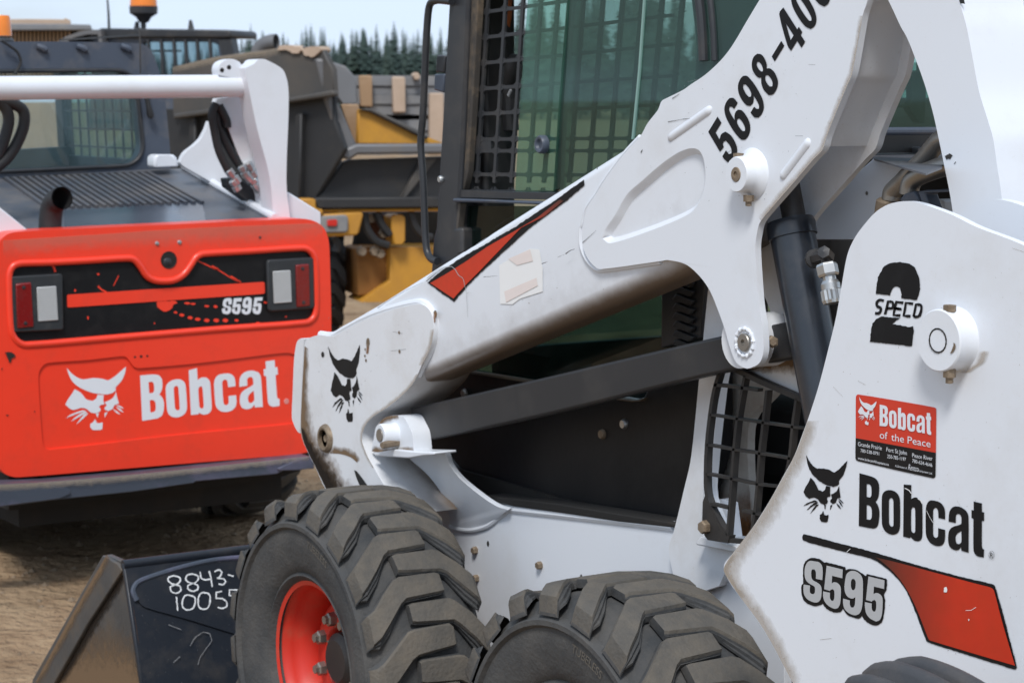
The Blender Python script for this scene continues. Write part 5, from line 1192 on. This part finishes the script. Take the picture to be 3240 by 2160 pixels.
for k, zx in enumerate((300, 575, 880)):
    b = MB(); b.tube([RED.uw(*Z('A1', zx - 45, 318), HD - .004), RED.uw(*Z('A1', zx, 335), HD - .012), RED.uw(*Z('A1', zx + 30, 365), HD - .006)], [.012, .014, .006], 8, n=3); b.build('roof_rib', M['plastic'], RL)
b = MB(); b.lathe(RED.uw(*Z('A1', 5, 262), HD + .3), (0, 0, 1), [(0, -.03), (.052, -.03), (.055, -.012), (.045, .0), (.0, .004)], 20); b.build('beacon_base', M['cabblack'], RL)
b = MB(); b.lathe(RED.uw(*Z('A1', 5, 248), HD + .3), (0, 0, 1), [(.0, 0), (.046, .0), (.044, .03), (.040, .075), (.036, .083), (0, .085)], 20); b.build('beacon_lens', M['amber'], RL)
b = MB(); b.tube([RED.uw(*Z('A1', x, y), HD - .03) for x, y in ((10, 280), (70, 320), (120, 360), (143, 420), (130, 465), (100, 510))], .006, 8, n=3); b.build('beacon_wire', M['seat'], RL)
b = MB(); b.tube([RED.uw(*Z('A1', x, y), HD - .05) for x, y in ((960, 195), (966, 300), (968, 510))], .004, 6); b.build('whip_aerial', M['cabblack'], RL)
b = MB(); p = RED.uw(*Z('A1', 1042, 820), HD - .03); b.lathe(p, RED.uw(*Z('A1', 1015, 690), HD - .03) - p, [(0, 0), (.012, .006), (.015, .02), (.011, .05), (.008, .15), (0, .155)], 12); b.build('wiper_motor', M['seat'], RL)
# bumper and underside
plate('bumper', RED, 'C1 -250,215 0,196 330,182 1000,124 2132,6 2150,20 2165,92 1960,102 1905,128 1350,178 1330,192 1290,196 900,252 420,302 0,356 -250,380', -.07, .09, M['bumper'], RL, .006, 2, sm=0)
plate('bumper_end', RED, 'C1 -250,212 180,188 340,188 390,215 480,232 490,262 400,300 0,352 -250,378', -.078, .02, M['bumper'], RL, .004, 2, sm=0)
plate('bumper_end', RED, 'C1 1912,92 2020,42 2140,6 2170,88 2060,102 1925,106', -.078, .02, M['bumper'], RL, .004, 2, sm=0)
stain('mud_stain', RED, 'C1 -100,205 330,182 1000,124 2132,6', 'C1 -100,262 330,238 1000,180 2132,50', -.07, M['grime'], RL, .009)
stain('top_highlight', RED, 'FF 10,760 300,742 600,722 1020,705', 'FF 10,830 300,800 600,790 1020,770', -.0005, M['topsheen'], GATE, .001)  # pale tint paints the highlight along the tailgate's top edge
plate('under_void_dark', RED, 'C1 60,60 1000,-20 2250,-120 2250,40 1900,160 1000,270 60,380', .05, .3, M['under'], RL, 0, sm=0)  # black block paints the dark void under the tailgate
b = MB(); b.box((-9.9, 2.62, .2), (-7.45, 3.68, .95)); b.build('chassis', M['under'], RL)
for X, Y, fl in ((-8.25, 2.275, 0), (-8.25, 4.0, 1), (-9.33, 2.275, 0), (-9.33, 4.0, 1)):
    copy_wheel(w0, RL, Vector((X, Y, .405)) - RL.location, fl)

# ------------------------------------------------------------------ dump truck behind
cr = Vector((math.sin(R(32.5)), math.cos(R(32.5)), 0)); cd = Vector((-math.cos(R(32.5)), math.sin(R(32.5)), 0))
def frame_at(px, py, depth, yaw):
    """upright plane through a photo point; yaw>0: right end farther away"""
    return Frame(P3(px, py, depth), cr * math.cos(R(yaw)) + cd * math.sin(R(yaw)), (0, 0, 1))
T1 = frame_at(1020, 300, 14.0, -38); T2 = frame_at(1030, 300, 14.0, 18)
TL = P3(1000, 700, 15.0); DT = thing('dump_truck', (TL.x, TL.y, 0), 'yellow framed dump truck with dark steel bin and guarded black cab', 'truck')
plate('bin_side', T1, 'A1 1185,460 1500,390 1940,330 2100,322 2215,330 2290,480 2300,640 2000,690 1190,800', 0, .05, M['binside'], DT, .01, 1, sm=0)
plate('bin_lower_side', T1, 'A1 1190,800 2000,692 2300,660 D4 330,380 390,560 230,840 200,890 -950,890 -950,300 -420,300', .05, .05, M['binblack'], DT, .01, 1, sm=0)
plate('bin_rail', T1, 'A1 1190,785 2000,672 2290,622 2300,660 2000,706 1190,822', -.05, .06, M['binside'], DT, .01, 1, sm=0)
for x in (1300, 1640, 2030): plate('bin_stake', T1, 'A1 %d,790 %d,780 %d,1500 %d,1500' % (x, x + 45, x + 30, x - 15), .0, .06, M['binblack'], DT, .01, 1, sm=0)
stain('mud_stain', T1, 'A1 1190,465 1500,392 1940,332', 'A1 1190,520 1500,455 1940,395', 0, M['grime'], DT)
plate('bin_post', T2, 'D4 205,-30 300,-30 335,220 470,525 430,632 372,600 268,240', .0, .12, M['binlip'], DT, .015, 2, sm=0)
plate('bin_lip', T2, 'D4 370,570 470,528 1500,525 1500,585 480,598 425,634 372,604', -.02, .14, M['binlip'], DT, .02, 2, sm=0)
plate('bin_far_wall', T2, 'D4 310,-10 400,20 465,90 482,262 375,270 330,200', .5, .06, M['woodgrey'], DT, .01, 1, sm=0)
plate('bin_floor', T2, 'D4 372,268 490,268 480,528 455,528', .42, .05, M['wood'], DT, .01, 1, sm=0)
plate('bin_chute', T2, 'D4 480,300 560,310 860,452 1060,530 472,530', .2, .05, M['yellow'], DT, .01, 1, sm=0)
plate('chute_edge', T2, 'D4 480,296 580,300 860,430 945,480 935,500 850,462 560,318', .15, .06, M['binside'], DT, .01, 1, sm=0)
plate('bin_underside', T2, 'D4 428,630 1500,592 1500,890 205,890 380,645', .12, .08, M['binblack'], DT, .01, 1, sm=0)
plate('bin_gusset', T2, 'D4 900,620 1000,620 860,800 800,880 760,880', .08, .06, M['binside'], DT, .01, 1, sm=0)
plate('rear_beam', T2, 'D4 200,880 1500,868 1500,940 215,950', .02, .12, M['binblack'], DT, .01, 1, sm=0)
for hp in (((520, 980), (540, 1080), (600, 1160), (680, 1190)), ((600, 975), (640, 1060), (690, 1120)), ((820, 970), (850, 1060), (900, 1120), (960, 1140)), ((330, 1130), (345, 1180), (335, 1230))):
    b = MB(); b.tube([T2.uw(*Z('D4', x, y), .12) for x, y in hp], .028, 8, n=4); b.build('hydraulic_hose', M['seat'], DT)
for x, y in ((645, 1110), (585, 1225), (500, 1225), (440, 1035), (560, 1010), (620, 1240)):
    round_at('frame_bolt', T2, *Z('D4', x, y), .18, [(0, .04), (.03, .04), (.035, .0)], M['rusty'], DT, 8)
plate('frame_web', T2, 'D4 520,985 690,985 700,1190 640,1200 560,1120', .3, .05, mat('rusty_frame', (.10, .035, .015), .7, dirt=(.04, .02, .012), damt=.8, dscale=4), DT, .01, 1, sm=0)
plate('frame_rail', T2, 'D4 60,955 1500,940 1500,962 60,975', .05, .15, M['yellow'], DT, .01, 1, sm=0)
plate('frame_corner', T2, 'D4 110,885 205,885 205,945 255,955 255,990 110,990', .0, .15, M['yellow'], DT, .01, 1, sm=0)
plate('lamp_bracket', T2, 'D4 235,985 500,968 518,985 490,1105 470,1125 235,1135', .04, .06, M['yellow'], DT, .02, 2, sm=0)
plate('lamp_holder', T2, 'D4 240,1000 400,990 418,1005 418,1090 400,1105 240,1108', .0, .04, M['woodgrey'], DT, .01, 2, sm=0)
plate('tail_lamp', T2, 'D4 282,1024 340,1020 346,1028 346,1058 338,1064 282,1064', -.02, .03, mat('red_lamp', (.55, .02, .012), .3), DT, .008, 2, sm=0)
plate('frame_upright', T2, 'D4 695,1005 720,990 775,990 790,1010 790,1160 775,1182 712,1182 700,1100', .1, .2, M['yellow'], DT, .02, 2, sm=0)
plate('axle_box', T2, 'D4 690,1205 740,1200 1500,1200 1500,1560 500,1560 690,1420', .2, .4, M['yellow'], DT, .02, 2, sm=0)
plate('axle_side', T2, 'D4 470,1215 560,1200 690,1205 690,1500 480,1520', .3, .4, mat('dirty_orange', (.26, .11, .02), .7, dirt=(.12, .06, .025), damt=.8, dscale=4), DT, .02, 2, sm=0)
plate('frame_crossmember', T2, 'D4 500,975 1500,965 1500,1210 460,1210', .6, .1, M['under'], DT, 0, 1, sm=0)
ty = make_tyre(Vector((0, 0, 0)), None); tym = ty.data; bpy.data.objects.remove(ty)
rimy = w0.data.copy(); rimy.materials.clear(); rimy.materials.append(M['yellow'])
tym.materials.clear(); tym.materials.append(M['seat']); tym.materials.append(mat('dark_dusty_rubber', (.04, .038, .036), .8, dirt=(.09, .075, .06), damt=.6, dscale=6))
for zx, dd in ((20, .95), (1000, .95)):
    wp = T2.uw(*Z('D4', zx, 1400), dd)
    rm = bpy.data.objects.new('wheel', rimy); COL.objects.link(rm); rm.parent = DT; rm.location = Vector((wp.x, wp.y, .56)) - DT.location
    rm.scale = (1.36, 1.0, 1.36); rm.rotation_euler = (0, 0, math.atan2(T2.u.y, T2.u.x) - R(90))
    t_ = bpy.data.objects.new('tyre', tym); COL.objects.link(t_); t_.parent = rm
TCF = frame_at(620, 150, 16.5, -20)
plate('truck_cab', TCF, ['A1 560,215 690,203 1000,207 1570,216 1585,230 1600,300 1640,520 1640,900 600,900 640,290', 'A1 985,290 1450,290 1500,310 1510,500 1510,620 1000,620'], 0, .06, M['plastic'], DT, .015, 2, sm=0)
plate('cab_window', TCF, 'A1 960,280 1540,280 1540,640 960,640', .04, .01, M['glassT'], DT, 0, 1, sm=0)
plate('cab_front', TCF, 'A1 980,345 1230,345 1230,358 980,358', .5, .05, M['under'], DT, 0, 1, sm=0)
for x in (1015, 1105, 1192, 1272, 1352, 1440):
    plate('guard_bar', TCF, 'A1 %d,275 %d,275 %d,640 %d,640' % (x - 9, x + 9, x + 34, x + 14), -.04, .03, M['cabblack'], DT, .004, 1, sm=0)
plate('cab_roof', TCF, 'A1 680,195 1575,207 1590,226 1590,262 690,262', -.05, .45, M['cabblack'], DT, .02, 2, sm=0)
plate('cab_corner_post', TCF, 'A1 1500,270 1592,262 1640,520 1560,520', -.03, .1, M['cabblack'], DT, .01, 2, sm=0)
plate('engine_cover', TCF, ['A1 380,300 460,250 560,215 640,205 695,210 705,300', 'A1 450,300 500,262 600,238 675,238 680,300'], -.1, .15, M['binlip'], DT, .02, 2, sm=0)
plate('cover_grille', TCF, 'A1 400,310 480,255 690,225 700,330', .02, .05, M['under'], DT, 0, 1, sm=0)
b = MB(); b.tube([TCF.uw(*Z('A1', 988, 225), .1), TCF.uw(*Z('A1', 988, 115), .1)], .022, 10); b.lathe(TCF.uw(*Z('A1', 990, 112), .1), (0, 0, 1), [(0, -.05), (.035, -.05), (.06, -.01), (.108, .02), (.11, .075), (0, .08)], 20); b.build('beacon_base', M['cabblack'], DT)
b = MB(); b.lathe(TCF.uw(*Z('A1', 990, 76), .1), (0, 0, 1), [(0, 0), (.106, .0), (.104, .06), (.096, .14), (.07, .19), (0, .205)], 20); b.build('beacon_lens', M['amber'], DT)
b = MB(); b.tube([TCF.uw(*Z('A1', x, y), .1) for x, y in ((752, 220), (748, 100), (742, 20), (735, -60))], [.012, .010, .008, .006], 6); b.build('antenna', M['cabblack'], DT)
b = MB(); b.tube([TCF.uw(*Z('A1', 1316, 225), .1), TCF.uw(*Z('A1', 1316, 185), .1), TCF.uw(*Z('A1', 1312, 140), .1)], [.03, .022, .012], 8); b.build('antenna', M['cabblack'], DT)
b = MB(); b.tube([TCF.uw(*Z('A1', 940, 225), .1), TCF.uw(*Z('A1', 945, 150), .1)], [.03, .015], 8); b.build('horn', M['cabblack'], DT)
q = [TCF.uw(*Z('A1', x, y), -.6) for x, y in ((1770, 460), (1785, 360), (1815, 315), (1865, 295), (1905, 290))]
b = MB(); b.tube(q, .058, 18, n=3, cap=False); b.tube(q, .050, 18, n=3, cap=False); b.build('exhaust_stack', M['binlip'], DT)
b = MB(); b.plate(T1, [ragged(smooth(path('A1 1910,345 1925,318 1990,312 2060,328 2090,345 2110,325 2160,318 2205,330 2200,360 2150,392 2090,378 2080,348 2030,372 1960,345'), 2), 2, 6, 3)], -.02, .10)
b.build('sand_load', M['woodpale'], DT, .02, 2)

# ------------------------------------------------------------------ stacks of timber
S1 = frame_at(1270, 300, 19.0, 8)
p = P3(1270, 300, 19); ST = thing('timber_stack', (p.x, p.y, 0), 'stack of grey timber slabs held by upright brown battens behind the dump truck', 'timber stack')
for i, (y0, y1) in enumerate(((82, 148), (150, 206), (208, 268), (270, 338), (372, 440), (442, 520), (522, 600))):
    x0 = (410, 415, 420, 560, 600, 420, 420)[i]; b = MB()
    b.plate(S1, [ragged(path('D4 %d,%d %d,%d %d,%d %d,%d' % (x0, y0, 1500, y0 - 4, 1500, y1 - 4, x0, y1)), 1.2, 30, i)], .02 * (i % 2), .6); b.build('slab', M['woodgrey'], ST, .01, 1)
plate('slab_gap', S1, 'D4 420,330 1500,330 1500,380 420,380', .2, .3, M['under'], ST, 0, 1, sm=0)
for s, m in (('488,80 572,80 576,288 498,285', 'wood'), ('705,88 788,90 792,325 710,325', 'woodpale'), ('948,195 1040,195 1040,600 945,600', 'woodpale'), ('1180,90 1260,90 1265,400 1185,400', 'wood')):
    plate('batten', S1, 'D4 ' + s, -.12, .12, M[m], ST, .01, 1, sm=0)
b = MB(); b.plate(S1, [ragged(smooth(path('D4 838,80 850,60 870,62 885,85 880,108 850,108'), 2), 1, 5, 1)], -.1, .2); b.build('offcut', M['woodpale'], ST, .02, 2)
S2 = frame_at(160, 90, 20.0, 12)
p = P3(160, 90, 20); SU = thing('timber_stack', (p.x, p.y, 0), 'stack of brown slatted timber under a grey beam at upper left', 'timber stack')
plate('top_board', S2, 'D5 -200,280 400,272 900,278 925,258 990,285 1005,300 1005,348 -200,345', .0, .5, M['woodpale'], SU, .01, 1, sm=0)
plate('beam', S2, 'D5 -200,335 1000,345 1285,352 1310,430 -200,436', -.05, .7, M['woodgrey'], SU, .01, 1, sm=0)
for i in range(22):
    x = -190 + i * 55
    plate('slat', S2, 'D5 %d,436 %d,436 %d,1400 %d,1400' % (x, x + 36, x + 36, x), .06, .06, M['wood'], SU, .006, 1, sm=0)
plate('backing', S2, 'D5 -200,430 1100,430 1100,1400 -200,1400', .15, .3, M['under'], SU, 0, 1, sm=0)

# ------------------------------------------------------------------ ribbed rubber mudguard beside the panel
RR = .45; tops = [NEAR.uw(*p, d) for p, d in (((2767, 2119), -.24), ((2864, 2098), -.19), ((2961, 2081), -.14))]
rc = tops[1] - Vector((0, 0, RR))
RTy = thing('ribbed_mudguard', (rc.x, rc.y, 0), 'black ribbed rubber mudguard curving up in front of the white rear panel at lower right', 'mudguard')
b = MB(); na = 40; prof = []
for k in range(3):
    y = (k - 1) * .05
    for dy, dr in ((-.026, -.034), (-.019, -.030), (-.015, -.010), (-.009, -.002), (.0, .0), (.010, -.003), (.016, -.012), (.020, -.030)):
        prof.append((y + dy, RR + dr - (.012 if k == 0 else 0)))
prof = [(-.085, RR - .16)] + prof + [(.085, RR - .05), (.085, RR - .12), (-.07, RR - .17)]
n = len(prof)
for i in range(na + 1):
    a = R(101 - 112 * i / na); e = min(1, i / 3) ** .5
    for y, r_ in prof:
        q = (r_ - .02 * (1 - e)); b.v.append(rc + Vector((q * math.cos(a), y * (.75 + .25 * e), q * math.sin(a))))
for i in range(na):
    for k in range(n):
        k2 = (k + 1) % n; b.f.append((i * n + k, i * n + k2, (i + 1) * n + k2, (i + 1) * n + k)); b.mi.append(0)
b.f += [tuple(range(n)), tuple(na * n + k for k in range(n))]; b.mi += [0, 0]
b.build('rubber_cover', M['rib'], RTy, ang=50)
b = MB(); b.box((rc.x + .18, rc.y - .03, 0), (rc.x + .24, rc.y + .03, rc.z + .30)); b.build('support_post', M['black_steel'], RTy, .004)

# ------------------------------------------------------------------ spruce wood on the horizon
def spruce_mesh(seed, m):
    rr = random.Random(seed); b = MB(); H = 10.0; n = 26
    for i in range(n):
        t = i / (n - 1); z = H * (.10 + .88 * t); rad = (2.1 * (1 - t) ** .85 + .06) * rr.uniform(.75, 1.15)
        k = 9 if t < .7 else 6
        a0 = rr.uniform(0, 6)
        for j in range(k):
            a = a0 + 6.283 * j / k + rr.uniform(-.25, .25); r_ = rad * rr.uniform(.55, 1.15)
            d = Vector((math.cos(a), math.sin(a), 0)); s = Vector((-d.y, d.x, 0)); dz = -r_ * rr.uniform(.18, .42)
            w_ = r_ * .42 + .06; c = Vector((0, 0, z))
            b.add([c + Vector((0, 0, .18)), c + d * r_ * .55 + s * w_ + Vector((0, 0, dz * .4)), c + d * r_ + Vector((0, 0, dz)), c + d * r_ * .55 - s * w_ + Vector((0, 0, dz * .4)), c + d * r_ * .5 + Vector((0, 0, dz * .3 + .16))],
                  [(0, 1, 4), (0, 4, 3), (1, 2, 4), (4, 2, 3)])
    b.add([Vector((0, 0, H * 1.0)), Vector((.05, 0, H * .9)), Vector((-.03, .05, H * .9)), Vector((-.03, -.05, H * .9))], [(0, 1, 2), (0, 2, 3), (0, 3, 1)])
    o = b.build('crown', m, None, recalc=False, smoothf=False); me = o.data; bpy.data.objects.remove(o); return me
crowns = [spruce_mesh(11 + i, M['needles' if i % 2 else 'needles2']) for i in range(4)]
b = MB(); b.lathe((0, 0, 0), (0, 0, 1), [(.16, -.3), (.12, 3), (.03, 9.2)], 6); o = b.build('trunk', M['bark']); trunk = o.data; bpy.data.objects.remove(o)
rr = random.Random(21)
for i in range(290):
    px = (rr.uniform(430, 1460) if i % 3 else rr.uniform(1460, 2600)) if i % 8 else rr.uniform(2700, 4600) * (1 if i % 16 else -.5)
    dep = rr.uniform(170, 240)
    top = (88 + 72 * rr.random() ** 1.3) if 1010 < px < 2900 else (130 + 50 * rr.random())
    if px < 740: top = 150 + 40 * rr.random()
    elif px < 1010: top = 98 + 62 * rr.random()
    if px > 1640: top -= 120 + 40 * rr.random()
    if rr.random() < .10 and px > 740: top -= 28
    Ht = (310 - top) * dep / F_PX + 1.75
    p = P3(px, 310, dep); s = Ht / 10
    r_ = bpy.data.objects.new('spruce_tree', None); r_.empty_display_size = .2; COL.objects.link(r_); r_.location = (p.x, p.y, 0)
    r_.scale = (s * rr.uniform(.65, 1.2),) * 2 + (s,); r_.rotation_euler = (0, 0, rr.uniform(0, 6.28))
    if px > 1460: tag(r_, 'tall dark spruce in the wood seen through the green cab glass', 'tree', 'spruces behind the cab glass')
    else: tag(r_, 'tall dark spruce standing in the open treeline left of the cab', 'tree', 'spruces along the horizon')
    for me, nm in ((crowns[i % 4], 'crown'), (trunk, 'trunk')):
        c = bpy.data.objects.new(nm, me); COL.objects.link(c); c.parent = r_
